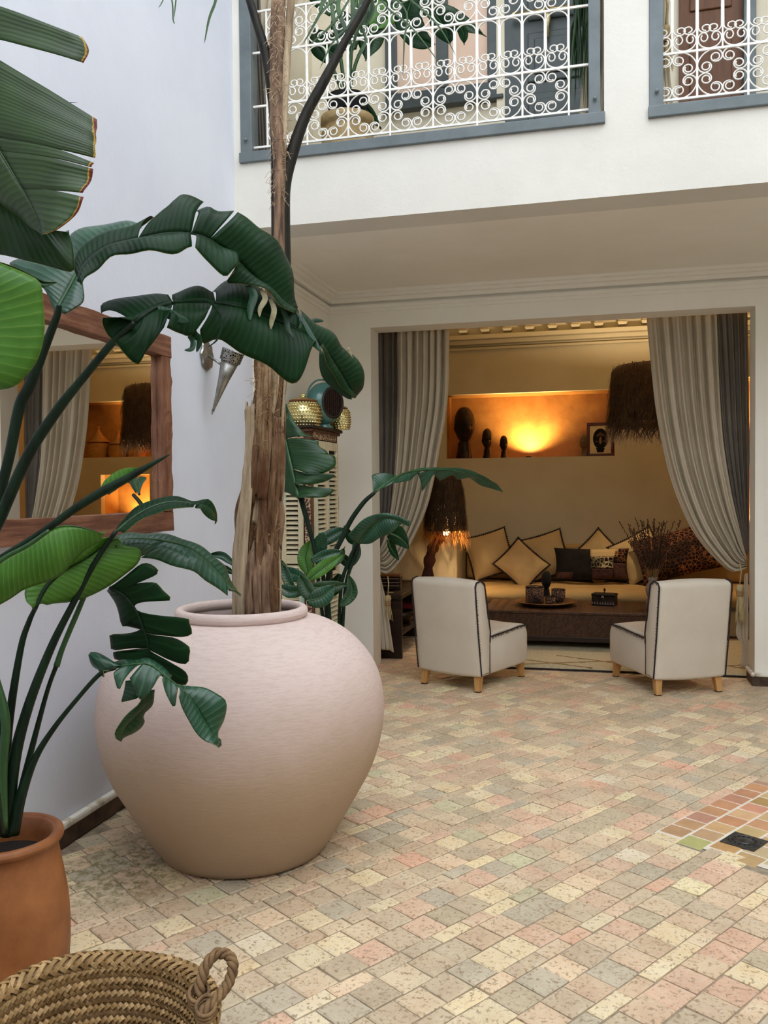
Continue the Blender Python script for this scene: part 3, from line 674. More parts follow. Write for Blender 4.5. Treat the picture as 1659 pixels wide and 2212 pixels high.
# niche uplights and cove
def puck(x, y, z, label, p, col=(1, .64, .28), spot=2.2, rot=(PI, 0, 0)):
    g = empty('uplight', (x, y, z), 0, label, 'uplight', 'small uplights in the wall niches')
    b = MB(); b.lathe([(.035, 0), (.035, .02), (.03, .022), (.028, .012), (.0001, .012)], 18); b.build('housing', M['bronze'], g, smooth=True)
    b = MB(); b.lathe([(.026, .0135), (.0001, .014)], 18); b.build('lens', M['bulb'], g)
    lamp('uplight_beam', (x, y, z+.03), p, col, 'SPOT', .03, rot, spot=spot)
nx = ay(1140, 985, YA+.1).x
puck(nx, YA+.20, 1.865, 'small uplight on the floor of the niche between the carved heads', 75, rot=(PI-.25, 0, 0), spot=2.4)
puck(1.36, YA+.2, 1.962, 'small uplight beside the coiled baskets in the right niche', 60, rot=(PI-.25, 0, 0), spot=2.2)
puck(1.66, YA+.2, 1.002, 'small uplight at the bottom of the low niche', 50, rot=(PI-.35, 0, 0), spot=2.2)

lamp('cove_light', (0, YA-.13, 3.31), .8, (1, .82, .6), 'AREA', 5.4, (PI, 0, 0), sy=.03)
# ------------------------------------------------------------------ carved heads
def head(name, h, x, y, z, rz, m, label, slim=1, cat='sculpture'):
    b = MB(); nr, ns = 44, 36
    def prof(t):   # radii front-back, side, centre offset
        if t < .30: 
            k = t/.30; return .115+.05*(1-k)**2, .115+.05*(1-k)**2, .01
        k = (t-.30)/.70; s = math.sqrt(max(0, 1-abs(2*k-1)**2.3)); w = .5+.5*min(1, k*1.8)
        ry = max(.12*(1-min(1, k*6)), .235*s*(.72+.28*w)); rx = max(.115*(1-min(1, k*6)), .19*s*(.66+.34*w)); return rx, ry, -.02*sin(PI*min(1, k))
    for i in range(nr+1):
        t = i/nr; rx, ry, off = prof(t)
        for k in range(ns):
            a = 2*PI*k/ns; X = cos(a)*rx*slim; Y = sin(a)*ry+off; fr = max(0, -sin(a))
            g = lambda cx, cz, sx, sz: math.exp(-((X-cx)/sx)**2-((t-cz)/sz)**2)
            d = 0
            if fr > 0:
                d += .075*g(0, .545, .022, .05)+.03*g(0, .60, .016, .08)+.022*g(0, .455, .045, .018)+.02*g(0, .425, .04, .016)+.03*g(0, .36, .06, .035)
                d -= .03*(g(.07, .60, .04, .022)+g(-.07, .60, .04, .022)); d += .016*(g(.07, .60, .024, .012)+g(-.07, .60, .024, .012)); d += .02*(g(.07, .645, .05, .014)+g(-.07, .645, .05, .014))
                d -= .012*g(0, .44, .05, .006)
            ear = .035*math.exp(-((t-.57)/.07)**2)*math.exp(-((Y-off-.02)/.035)**2)
            X += (1 if X > 0 else -1)*ear
            b.v.append((X*h, (Y-d)*h, t*h))
    b.f = [(i*ns+k, i*ns+(k+1) % ns, (i+1)*ns+(k+1) % ns, (i+1)*ns+k) for i in range(nr) for k in range(ns)]+[tuple(range(ns-1, -1, -1)), tuple(nr*ns+k for k in range(ns))]
    o = b.build(name, m, None, smooth=True, loc=(x, y, z), rot=(0, 0, rz)); return tag(o, label, cat, 'carved heads in the lit niche')
yn = YA+.17; zn = 1.863
head('carved_head', .63, ay(1003, 980, yn).x, yn, zn, .5, M['bronze'], 'tallest dark bronze head at the left end of the lit niche')
head('carved_head', .36, ay(1053, 985, yn).x, yn-.02, zn, .3, M['bronze'], 'middle-sized dark head on a long neck right of the tallest head', .9)
head('carved_head', .27, ay(1089, 985, yn).x, yn-.04, zn, .4, M['bronze'], 'smallest dark head nearest the glowing spot of the niche', .9)
head('carved_head', .26, ay(1261, 980, yn).x, yn-.04, zn, -.2, M['wood_head'], 'grey-brown carved head in front of the framed mask print')
fx = ay(1297, 980, yn).x
fr = empty('framed_print', (fx, yn+.06, zn), 0, 'ivory mask print in a dark red frame at the right end of the niche', 'picture')
b = MB()
for dims in ((-.155, .155, -.02, 0, 0, .035), (-.155, .155, -.02, 0, .365, .40), (-.155, -.12, -.02, 0, .035, .365), (.12, .155, -.02, 0, .035, .365)): b.box(*dims)
b.build('frame', M['frame_red'], fr, bevel=.004, rot=(-.10, 0, 0)); bx('print', M['print_paper'], (-.12, .12, -.010, -.006, .035, .365), fr, rot=(-.10, 0, 0))
def disc(pts, y, M4=None): 
    b = MB(); n = len(pts); b.add([(x, y, z) for x, z in pts]+[(x, y-.003, z) for x, z in pts], [tuple(range(n)), tuple(range(2*n-1, n-1, -1))]+[(i, (i+1) % n, n+(i+1) % n, n+i) for i in range(n)]); return b
ov = lambda cx, cz, rx, rz, n=20: [(cx+rx*cos(2*PI*i/n), cz+rz*sin(2*PI*i/n)) for i in range(n)]
disc(ov(0, .21, .085, .12, 28), -.011).build('mask_face', M['black'], fr, rot=(-.10, 0, 0)); disc([(-.035, .05), (.035, .05), (.05, .10), (-.05, .10)], -.011).build('mask_neck', M['black'], fr, rot=(-.10, 0, 0))
disc(ov(0, .19, .014, .045), -.015).build('mask_nose', M['tray'], fr, rot=(-.10, 0, 0))
b = MB()
for s in (-1, 1): b.tube([(s*.06, -.016, .17), (s*.04, -.016, .185), (s*.02, -.016, .17)], .004, 4)
for k in range(3): b.tube([(-.045+k*.008, -.016, .24), (0, -.016, .285-k*.014), (.045-k*.008, -.016, .24)], .003, 4)
b.build('mask_lines', M['tray'], fr, rot=(-.10, 0, 0))
# coiled baskets (right niche, seen in the mirror)
def lidded_basket(x, s, label):
    g = empty('lidded_basket', (x, YA+.2, 1.96), 0, label, 'basket', 'coiled lidded baskets in the right niche'); b = MB()
    P = []
    for i in range(14): 
        z = i*.014; r = .11+.035*sin(PI*(.15+i/13*.7)); P += [(r, z), (r+.004, z+.007)]
    P = [(.001, 0)]+P; b.lathe([(r*s, z*s) for r, z in P], 28); b.build('body', M['basket_in'], g, smooth=True)
    b = MB(); P = []
    for i in range(14): t = i/13; r = .135*(1-t)**1.5+.012; z = .196+t*.17; P += [(r, z), (r+.003, z+.006)]
    b.lathe([(r*s, z*s) for r, z in P]+[(.02*s, .375*s), (.022*s, .39*s), (.001, .40*s)], 28); b.build('lid', M['basket_in'], g, smooth=True)
lidded_basket(2.25, 1.08, 'largest coiled basket with a tall pointed lid, far end of the right niche'); lidded_basket(1.95, .92, 'middle coiled basket with a pointed lid in the right niche'); lidded_basket(1.68, .82, 'smallest lidded basket catching the light in the right niche')
# ------------------------------------------------------------------ sofa
so_ = empty('built_in_sofa', (0, 9.5, 0), 0, 'long low built-in sofa with a tan mattress along the alcove back wall', 'sofa')
bx('plinth', M['plaster_in'], (-1.55, 2.99, -.42, .59, 0, .27), so_, bevel=.02)
bx('mattress_border', M['linen_grey'], (-1.53, 2.97, -.50, .59, .272, .31), so_, bevel=.015)
b = MB(); nx_, ny_ = 60, 14; x0, x1, y0, y1, z0, z1 = -1.55, 2.98, -.52, .59, .31, .44
for i in range(nx_+1):
    for j, (yy, zz) in enumerate([(y0+.03, z0), (y0, z0+.03), (y0-.012, (z0+z1)/2), (y0+.015, z1-.02), (y0+.06, z1), (y0+.2, z1+.008), (y0+.5, z1+.012), (y0+.8, z1), (y1, z1)]):
        x = x0+(x1-x0)*i/nx_; w = .006*sin(x*9+j)+.004*sin(x*23+j*2); b.v.append((x, yy+w*.5, zz+w))
nj = 9; b.f = [(i*nj+j, (i+1)*nj+j, (i+1)*nj+j+1, i*nj+j+1) for i in range(nx_) for j in range(nj-1)]+[tuple(range(nj)), tuple(nx_*nj+j for j in range(nj-1, -1, -1))]
b.build('mattress', M['mattress'], so_, smooth=True)
b = MB(); b.box(-1.55, 2.98, .44, .59, .452, .86); b.build('back_bolster', M['mattress'], so_, bevel=.045, seg=4)
def cushion(name, w, h, t, cx, y, cz, roll, lean, m, label, cat='cushion', trim=True, yaw=0, group='cushions on the built-in sofa', patches=None):
    g = empty(name, (cx, y, cz), 0, label, cat, group)
    g.rotation_euler = Matrix.Rotation(yaw, 3, 'Z').to_4x4().to_euler()
    R = (Matrix.Rotation(yaw, 4, 'Z') @ Matrix.Rotation(-lean, 4, 'X') @ Matrix.Rotation(roll, 4, 'Y')).to_euler(); g.rotation_euler = R
    n = 18; b = MB()
    def P(u, v, s):
        k = max(0, (1-abs(u)**2.6)*(1-abs(v)**2.6))**.5; x = u*(1-.07*(1-v*v))*w/2; z = v*(1-.07*(1-u*u))*h/2
        wr = .004*sin(7*u+5*v)+.003*sin(11*v-6*u); return (x, s*(t/2*k+wr*k), z)
    for s in (-1, 1):
        o = len(b.v)
        for i in range(n+1):
            for j in range(n+1): b.v.append(P(-1+2*i/n, -1+2*j/n, s))
        for i in range(n):
            for j in range(n):
                f = (o+i*(n+1)+j, o+(i+1)*(n+1)+j, o+(i+1)*(n+1)+j+1, o+i*(n+1)+j+1); b.f.append(f if s < 0 else f[::-1])
    b.build('cover', m, g, smooth=True)
    if trim:
        b = MB(); N = 22
        ring = []
        for side in range(4):
            for k in range(N*2):
                q = -1+k/N; u, v = [(q, -1), (1, q), (-q, 1), (-1, -q)][side]; p = P(u, v, -1); ring.append(Vector((p[0], 0, p[2])))
        b.tube(ring+[ring[0]], .006, 4, cap=False)
        for k in range(0, len(ring), 2):
            p = ring[k]; d = (p.normalized()); q = p+d*.011; m4 = Matrix.Translation(q) @ Matrix.Scale(.012, 4)
            b.add([m4 @ Vector(v) for v in ((1, 0, 0), (-1, 0, 0), (0, 1, 0), (0, -1, 0), (0, 0, 1), (0, 0, -1))], [(0, 2, 4), (2, 1, 4), (1, 3, 4), (3, 0, 4), (2, 0, 5), (1, 2, 5), (3, 1, 5), (0, 3, 5)])
        b.build('scalloped_trim', M['trim_dark'], g)
    if patches:
        for nm, pm, (ua, ub, va, vb) in patches:
            b = MB(); k = 8
            for i in range(k+1):
                for j in range(k+1):
                    p = P(ua+(ub-ua)*i/k, va+(vb-va)*j/k, -1); b.v.append((p[0]*1.005, p[1]-.004, p[2]*1.005))
            b.f = [(i*(k+1)+j, (i+1)*(k+1)+j, (i+1)*(k+1)+j+1, i*(k+1)+j+1) for i in range(k) for j in range(k)]; b.build(nm, pm, g, smooth=True, solid=.006)
    return g
def cus_at(px, py, y, *a, **k): p = ay(px, py, y); return p.x, y, p.z
x, y, z = cus_at(1058, 1203, 9.72); cushion('beige_cushion', .50, .50, .17, x, y, z+.03, -.27, .25, M['cushion'], 'lamplit beige cushion at the left end of the sofa', yaw=.25)
x, y, z = cus_at(1176, 1205, 9.82); cushion('beige_cushion', .50, .50, .15, x, y, z+.02, -.30, .25, M['cushion'], 'beige cushion half hidden behind the diamond-turned one')
x, y, z = cus_at(1126, 1223, 9.53); cushion('beige_cushion', .46, .40, .15, x, y, z+.02, .72, .35, M['cushion'], 'beige cushion standing on its corner like a diamond in front')
x, y, z = cus_at(1293, 1205, 9.87); cushion('beige_cushion', .48, .48, .14, x, y, z-.01, .78, .2, M['cushion'], 'beige cushion whose pointed corner rises behind the patchwork cushion')
x, y, z = cus_at(1382, 1207, 9.78); cushion('beige_cushion', .50, .50, .15, x, y, z+.02, -.5, .25, M['cushion'], 'beige cushion leaning just left of the dried twigs')
x, y, z = cus_at(1277, 1223, 9.58); cushion('patchwork_cushion', .80, .36, .14, x, y, z+.02, 0, .22, M['black_fur'], 'long patchwork cushion of black fur and spotted hide in the sofa middle', trim=False,
    patches=[('pale_patch', M['cushion'], (-.02, .72, .45, .95)), ('spotted_patch', M['giraffe'], (.0, .62, -.30, .44)), ('brown_patch', M['brown_patch'], (.02, .60, -.95, -.33)), ('dotted_patch', M['leopard'], (.64, .97, .10, .92)), ('hide_patch', M['brown_patch'], (.62, .97, -.92, .06)), ('dark_patch', M['brown_patch'], (-.95, -.5, -.93, -.55))])
x, y, z = cus_at(1462, 1200, 9.62); cushion('leopard_cushion', .86, .52, .22, x, y, z+.02, -.28, .3, M['leopard'], 'big leopard-print cushion at the right end of the sofa', trim=False)
# ------------------------------------------------------------------ coffee table and things on it
ct = empty('wicker_coffee_table', (-.12, 8.42, 0), 0, 'long low dark wicker coffee table in front of the sofa', 'table')
bx('top', M['wicker'], (-.98, .98, -.42, .42, .335, .365), ct, bevel=.008)
bx('apron', M['wicker'], (-.97, .97, -.41, .41, .135, .335), ct); bx('bottom_rail', M['dark_wood'], (-.975, .975, -.415, .415, .085, .135), ct, bevel=.006)
for sx in (-1, 1):
    for sy in (-1, 1): bx('leg', M['dark_wood'], (sx*.9-.04, sx*.9+.04, sy*.33-.04, sy*.33+.04, .028, .085), ct)
def tz(px, py, z): p = az(px, py, z); return p
p = tz(1179, 1305, .375); tg = empty('round_tray', (p.x, p.y, .365), 0, 'shallow round bronze tray holding the patterned candle holders', 'tray')
b = MB(); b.lathe([(.001, 0), (.16, .0), (.24, .015), (.295, .04), (.30, .043), (.29, .047), (.235, .024), (.15, .008), (.001, .008)], 48); b.build('dish', M['tray'], tg, smooth=True)
def candle_holder(px, py, r, h, label):
    q = tz(px, py, .373); g = empty('candle_holder', (q.x, q.y, .3735), 0, label, 'candle holder', 'cell-patterned candle holders on the tray')
    b = MB(); b.lathe([(.001, 0), (r*.96, 0), (r, .008), (r, h), (r-.006, h), (r-.007, .02), (.001, .018)], 28); b.build('cup', M['cell_glass'], g, smooth=True)
    b = MB(); b.lathe([(r+.001, h-.007), (r+.002, h+.001), (r-.007, h+.001)], 28); b.build('rim', M['bronze'], g)
candle_holder(1155, 1304, .088, .17, 'tallest dark candle holder with a cell pattern, left on the tray')
candle_holder(1189, 1308, .048, .09, 'smallest cell-patterned candle holder, in the middle of the tray')
candle_holder(1206, 1301, .068, .13, 'medium cell-patterned candle holder, right on the tray')
q = tz(1181, 1293, .373); head('small_figurine', .27, q.x, q.y-.03, .390, -.4, M['black'], 'small black bust standing behind the candle holders on the tray', .9)['group'] = 'table ornaments'
q = tz(1306, 1309, .365); g = empty('jewellery_box', (q.x, q.y+.07, .366), -.25, 'dark chased metal box with a knob lid on the wicker table', 'box')
bx('body', M['bronze'], (-.11, .11, -.065, .065, 0, .085), g, bevel=.006); bx('lid', M['bronze'], (-.114, .114, -.07, .07, .087, .115), g, bevel=.01)
b = MB(); b.lathe([(.006, .115), (.004, .13), (.011, .14), (.012, .152), (.0001, .165)], 10); b.build('knob', M['bronze'], g, smooth=True)
bx('clasp', M['chrome'], (-.012, .012, -.078, -.07, .075, .10), g)
b = MB()
for i in range(9): x = -.1+i*.025; b.add([(x-.01, -.068, .012), (x+.01, -.068, .012), (x, -.069, .045)], [(0, 1, 2)])
b.build('inlay', M['chrome'], g, solid=.002)
# vase with twigs, standing on the table end
q = az(1410, 1290, .365); vx = ay(1410, 1235, 8.3).x
vz = empty('ceramic_vase', (vx, 8.3, .366), 0, 'grey ceramic double-gourd vase behind the right chair', 'vase')
b = MB(); b.lathe([(.001, 0), (.05, 0), (.062, .03), (.06, .07), (.045, .11), (.055, .14), (.066, .185), (.058, .225), (.042, .25), (.040, .275), (.052, .30), (.046, .30), (.035, .275), (.035, .25)], 32); b.build('body', M['vase'], vz, smooth=True)
dt = empty('dried_twigs', (vx, 8.3, .62), 0, 'fan of dark dried twigs standing in the grey vase', 'dried plant')
for grp in range(44):
    b = MB(); a = random.uniform(0, 2*PI); sp = random.uniform(.05, .34); hh = random.uniform(.42, .66)*(1-.35*sp); dx, dy = cos(a)*sp, sin(a)*sp*.6
    P = catmull([(dx*.04, dy*.04, -.2), (dx*.15, dy*.15, .05), (dx*.5, dy*.5, hh*.5), (dx*1.0, dy*1.0, hh)], 6); b.tube(P, [.003-.0018*i/len(P) for i in range(len(P))], 3)
    b.build('stem', M['twig_pale'], dt)
    b = MB()
    for k in range(26):
        t = .48+.52*k/26; i = min(len(P)-2, int(t*(len(P)-1))); p = P[i].lerp(P[i+1], t*(len(P)-1)-i); aa = random.uniform(0, 6.28); d = Vector((cos(aa)*.6, sin(aa)*.6, .8))*random.uniform(.014, .03)
        b.tube([p, p+d*.6, p+d], [.0055, .006, .002], 3)
    b.build('buds', M['twig'], dt)
# ------------------------------------------------------------------ rug
rg = empty('wool_rug', (.1, 7.95, 0), .02, 'cream wool rug with thin dark diamond lines under the wicker table', 'rug')
b = MB(); nx_, ny_ = 90, 60
for i in range(nx_+1):
    for j in range(ny_+1):
        u, v = i/nx_*2-1, j/ny_*2-1; e = min(1, (1-max(abs(u), abs(v)))*30); wv = 1+.01*sin(14*u)+.01*sin(9*v)
        b.v.append((u*1.28*wv, v*.80*wv, .004+.020*e+random.uniform(0, .004)*e))
b.f = [(i*(ny_+1)+j, (i+1)*(ny_+1)+j, (i+1)*(ny_+1)+j+1, i*(ny_+1)+j+1) for i in range(nx_) for j in range(ny_)]; b.build('pile', M['rug'], rg, smooth=True)
def rline(a, c): 
    b = MB(); P = [Vector(a).lerp(Vector(c), t/14)+Vector((0, .008*sin(t*1.9), 0)) for t in range(15)]; b.tube(P, .007, 4); b.build('pattern_line', M['twig_pale'], rg)
z = .026
rline((-1.2, -.35, z), (-.2, -.78, z)); rline((-.9, -.78, z), (.4, -.3, z)); rline((.2, -.78, z), (1.2, -.35, z)); rline((-.5, -.3, z), (.5, -.78, z)); rline((1.2, -.7, z), (.6, -.3, z))
b = MB(); b.box(-1.29, 1.29, -.812, -.806, .002, .018); b.build('border', M['trim_dark'], rg)
# ------------------------------------------------------------------ slipper chairs
def off_poly(P, d):
    n = len(P); out = []
    for i in range(n):
        a, c, e = Vector(P[i-1]), Vector(P[i]), Vector(P[(i+1) % n]); t = (e-a).normalized(); out.append((c.x-t.y*d, c.y+t.x*d))
    return out
def round_poly(P, r, n=5):
    out = []
    for i, p in enumerate(P):
        a, c, e = Vector(P[i-1]), Vector(p), Vector(P[(i+1) % len(P)]); rr = r[i] if isinstance(r, list) else r
        u = (a-c); v = (e-c); k = min(rr, u.length*.45, v.length*.45); s = c+u.normalized()*k; f = c+v.normalized()*k
        for j in range(n+1): t = j/n; out.append(tuple((s*(1-t)**2+c*2*t*(1-t)+f*t*t)))
    return out
def dens(P, d=.05):
    out = []
    for i, p in enumerate(P):
        a, c = Vector(p), Vector(P[(i+1) % len(P)]); n = max(1, int((c-a).length/d)); out += [tuple(a.lerp(c, k/n)) for k in range(n)]
    return out
def slab(P, w0, w1, bulge=.012, r=.022):     # profile x,z swept over y with softly rounded rims
    b = MB(); prof = [(w0, r), (w0+r*.3, r*.3), (w0+r, 0)]+[(w0+r+(w1-w0-2*r)*k/10, -bulge*sin(PI*k/10)) for k in range(1, 10)]+[(w1-r, 0), (w1-r*.3, r*.3), (w1, r)]
    n = len(P)
    for y, ins in prof:
        for x, z in off_poly(P, ins): b.v.append((x, y, z))
    m = len(prof); b.f = [(i*n+k, i*n+(k+1) % n, (i+1)*n+(k+1) % n, (i+1)*n+k) for i in range(m-1) for k in range(n)]+[tuple(range(n-1, -1, -1)), tuple((m-1)*n+k for k in range(n))]
    return b
BACK = dens(round_poly([(-.015, .115), (.115, .115), (.125, .40), (.045, .80), (-.02, .835), (-.10, .815)], [.02, .02, .02, .05, .05, .05]), .06)
SEAT = dens(round_poly([(.10, .115), (.66, .115), (.70, .16), (.70, .36), (.66, .425), (.10, .40)], [.01, .03, .03, .05, .07, .01]), .06)
def stitch(pts, nrm, b, step=.019, ln=.019, r=.0055):
    P = Path(pts, False); b.tube(P.p, r, 5); n = int(P.L/step)
    for k in range(n):
        p = P.at((k+.5)/n); d = nrm(p); d = d+(P.at(min(1, (k+1)/n))-P.at(k/n)).normalized()*.35*random.uniform(-1, 1); q = p+d*ln*random.uniform(.7, 1.15); b.tube([p, q], [.0035, .002], 3)
def chair():
    g = empty('slipper_chair'); w = .285
    slab(BACK, -w, w).build('backrest', M['chair_linen'], g, smooth=True)
    slab(SEAT, -w+.004, w-.004, .006).build('seat', M['chair_linen'], g, smooth=True)
    b = MB(); nx_, ny_ = 16, 14
    for s in (0, 1):
        for i in range(nx_+1):
            for j in range(ny_+1):
                x = .12+.56*i/nx_; y = -w+.01+(2*w-.02)*j/ny_; top = .405+.024*((x-.12)/.56)
                z = top+.012+.012*sin(PI*j/ny_)*sin(PI*i/nx_)-(.03*max(0, i/nx_-.85)/.15) if s else top-.008-(.02 if i > 14 else 0); b.v.append((x, y, z+.003*sin(7*x*3+5*y*3)))
    K = (nx_+1)*(ny_+1); I = lambda s, i, j: s*K+i*(ny_+1)+j
    b.f = [(I(1, i, j), I(1, i+1, j), I(1, i+1, j+1), I(1, i, j+1)) for i in range(nx_) for j in range(ny_)]+[(I(0, i, j+1), I(0, i+1, j+1), I(0, i+1, j), I(0, i, j)) for i in range(nx_) for j in range(ny_)]
    b.f += [(I(0, i, 0), I(0, i+1, 0), I(1, i+1, 0), I(1, i, 0)) for i in range(nx_)]+[(I(0, i+1, ny_), I(0, i, ny_), I(1, i, ny_), I(1, i+1, ny_)) for i in range(nx_)]+[(I(0, nx_, j), I(0, nx_, j+1), I(1, nx_, j+1), I(1, nx_, j)) for j in range(ny_)]
    b.build('seat_pad', M['chair_linen'], g, smooth=True)
    b = MB()
    for s in (-1, 1):
        yy = s*(w+.002); rear = [(-.010, yy, .125), (-.055, yy, .45), (-.092, yy, .79), (-.075, yy, .818), (-.02, yy, .83), (.035, yy, .80), (.07, yy, .65), (.115, yy, .43), (.108, yy, .36)]
        stitch(rear, lambda p: Vector((1 if p.x < -.03 and p.z < .8 else .3, 0, -.8 if p.z > .8 else 0)), b)
        stitch([(.13, yy, .40), (.3, yy, .408), (.5, yy, .42), (.64, yy, .422), (.68, yy, .41)], lambda p: Vector((0, s*.2, -1)), b, ln=.018)
    b.build('blanket_stitch', M['trim_dark'], g)
    for x, dx in ((.03, -.02), (.64, .015)):
        for s in (-1, 1):
            y = s*.235; b = MB(); k = len(b.v); a, c = .027, .020
            b.add([(x-a, y-a, .122), (x+a, y-a, .122), (x+a, y+a, .122), (x-a, y+a, .122), (x+dx-c, y-c+s*.008, .006), (x+dx+c, y-c+s*.008, .006), (x+dx+c, y+c+s*.008, .006), (x+dx-c, y+c+s*.008, .006)], [(0, 1, 2, 3), (7, 6, 5, 4), (0, 4, 5, 1), (1, 5, 6, 2), (2, 6, 7, 3), (3, 7, 4, 0)])
            lg = b.build('leg', M['oak'], g, bevel=.003)
            bx('foot_pad', M['black'], (x+dx-c, x+dx+c, y+s*.008-c, y+s*.008+c, .001, .0065), lg)
    return g
c1 = chair(); c1.location = (-1.118, 6.345, 0); c1.rotation_euler.z = math.radians(66)
tag(c1, 'left one of two cream slipper chairs, its back to the big pot', 'chair', 'cream slipper chairs facing the coffee table')
c2 = copy_tree(c1); c2.location = (.605, 6.53, 0); c2.rotation_euler.z = math.radians(116)
tag(c2, 'right one of two cream slipper chairs, in front of the right curtain', 'chair', 'cream slipper chairs facing the coffee table')
# ------------------------------------------------------------------ dark side table with its things
sd = empty('side_table', (-1.97, 7.95, 0), 0, 'dark open-shelf side table just inside the left jamb', 'table')
bx('top', M['dark_wood'], (-.25, .25, -.62, .62, .53, .57), sd, bevel=.004)
for y in (-.60, .56): bx('end_panel', M['dark_wood'], (-.245, .245, y, y+.04, .0, .53), sd)
bx('shelf', M['dark_wood'], (-.24, .24, -.56, .56, .20, .23), sd)
def sits(px, y, z): p = ay(px, 1250, y); return (p.x, y, z)
sp_ = sits(862, 7.75, .571); g = empty('small_radio', (sp_[0]-.08, sp_[1], .571), .1, 'small black box with silver bands on the dark side table', 'box')
bx('body', M['bronze'], (-.10, .10, -.07, .09, 0, .12), g, bevel=.006)
for z_ in (.035, .065, .10): bx('band', M['chrome'], (-.09, .09, -.075, -.07, z_, z_+.008), g)
bx('lid', M['jar_wood'], (-.10, .10, -.075, .092, .121, .135), g, bevel=.004)
g = empty('metal_bangle', (ay(843, 1290, 7.45).x, 7.45, .571), 0, 'small shiny ring lying on the front of the side table', 'ring'); b = MB()
pts = [(.03*cos(a), .02*sin(a), .006) for a in [i*PI/8 for i in range(17)]]; b.tube(pts, .005, 6, cap=False); b.build('hoop', M['brass'], g, smooth=True)
g = empty('dark_bowl', (-1.86, 7.9, .231), 0, 'dark bowl on the lower shelf of the side table', 'bowl'); b = MB(); b.lathe([(.001, 0), (.07, 0), (.13, .06), (.14, .12), (.13, .12), (.11, .05), (.001, .02)], 28); b.build('body', M['bronze'], g, smooth=True)
g = empty('folded_cloth', (-1.86, 8.25, .231), .2, 'folded crimson cloth on the shelf behind the dark bowl', 'cloth')
for k in range(3): bx('fold', M['red_cloth'], (-.12, .12+k*.004, -.10, .10, k*.05, k*.05+.046), g, bevel=.018, seg=3)
# ------------------------------------------------------------------ giant clay pot and the trunk in it
PX, PY = -1.472, 3.333
pot = empty('giant_clay_pot', (PX, PY, 0), 0, 'huge round pale pink clay pot with a rolled rim holding the trunk', 'pot')
prof = [(.001, 0), (.30, 0), (.345, .012), (.365, .04), (.425, .136), (.485, .24), (.535, .33), (.572, .43), (.592, .53), (.594, .62), (.58, .71), (.545, .79), (.485, .865), (.415, .92), (.34, .955), (.285, .968), (.265, .972)]
PP = Path([Vector((r, 0, z)) for r, z in prof[2:]]); body = [(.001, 0), (.31, 0)]+[(PP.at(i/48).x, PP.at(i/48).z) for i in range(49)]
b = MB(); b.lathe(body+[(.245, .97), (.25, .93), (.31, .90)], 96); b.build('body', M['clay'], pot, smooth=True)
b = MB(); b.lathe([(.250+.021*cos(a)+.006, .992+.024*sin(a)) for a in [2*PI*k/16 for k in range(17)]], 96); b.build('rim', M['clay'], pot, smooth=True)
b = MB(); b.lathe([(.30, .90), (.15, .915), (.001, .92)], 40); b.build('soil', M['soil'], pot)
DS = {}
CT = 3.62   # camera depth of the trunk
def T(x, y, d=CT): return atd(x, y, d)
tr_ = empty('palm_tree', T(556, 1300), 0, 'palm trunk with peeling dry brown sheaths rising from the giant pot', 'tree')
def rel(b, e, *a, **k):
    o = b.build(*a, **k); o.parent = e; o.matrix_parent_inverse = Matrix.Translation(-Vector(e.location)); return o
def sheath(pts, name, m, amp=.008, n=28, seed=1, arc=(0, 2*PI), rough=9, solid=0, fray=.0):
    # pts: (x, y, half width in px, depth offset)
    C_ = catmull([tuple(T(x, y, CT+d)) for x, y, w, d in pts], 8); R_ = catmull([(w/F*(CT+d), 0, 0) for x, y, w, d in pts], 8); b = MB()
    a0, a1 = arc; full = abs(a1-a0-2*PI) < .01; cols = n if full else n+1
    for i, (p, r) in enumerate(zip(C_, R_)):
        t = i/(len(C_)-1)
        for k in range(cols):
            a = a0+(a1-a0)*k/n; nz = noise.noise(Vector((cos(a)*rough*.35+seed*3, sin(a)*rough*.35, p.z*2.2)))+.5*noise.noise(Vector((cos(a)*rough+seed, sin(a)*rough, p.z*6)))
            rr = r.x+amp*nz*2; q = p+RI*cos(a)*rr+FW*sin(a)*rr
            if fray and (i == len(C_)-1 or i == 0): q.z += fray*noise.noise(Vector((a*6, seed, 0)))
            b.v.append(tuple(q))
    m_ = len(C_)
    b.f = [(i*cols+k, i*cols+(k+1) % cols, (i+1)*cols+(k+1) % cols, (i+1)*cols+k) for i in range(m_-1) for k in range(n)]
    return rel(b, tr_, name, m, smooth=True, solid=solid)
sheath([(556, 1345, 46, 0), (557, 1290, 45, 0), (557, 1150, 44, 0), (565, 1040, 40, 0), (574, 940, 37, 0), (580, 850, 33, 0), (584, 780, 30, 0), (592, 700, 26, 0), (600, 600, 22, 0), (605, 520, 18, 0)], 'trunk_core', M['bark'], .014)
sheath([(553, 1340, 50, -.01), (553, 1240, 48, -.01), (555, 1150, 44, -.015), (562, 1060, 40, -.015), (566, 980, 36, -.01), (562, 880, 30, -.01)], 'pale_sheath', M['bark_pale'], .006, arc=(PI*.80, PI*1.42), seed=2, solid=.006, fray=.05)
sheath([(562, 1345, 48, -.005), (562, 1200, 44, -.02), (570, 1080, 40, -.02), (577, 960, 36, -.015), (582, 905, 34, -.01)], 'brown_sheath', M['bark'], .012, arc=(PI*1.48, PI*1.86), seed=3, solid=.007, fray=.06)
sheath([(566, 1080, 42, -.02), (574, 980, 38, -.02), (579, 880, 34, -.02), (583, 790, 31, -.01)], 'torn_sheath', M['bark'], .012, arc=(PI*1.30, PI*1.62), seed=5, solid=.008, fray=.08)
sheath([(563, 1340, 42, 0), (563, 1180, 40, 0), (572, 1050, 38, 0), (580, 930, 33, 0), (588, 800, 30, 0)], 'side_sheath', M['bark_pale'], .007, arc=(PI*1.82, PI*2.25), seed=7, solid=.007, fray=.05)
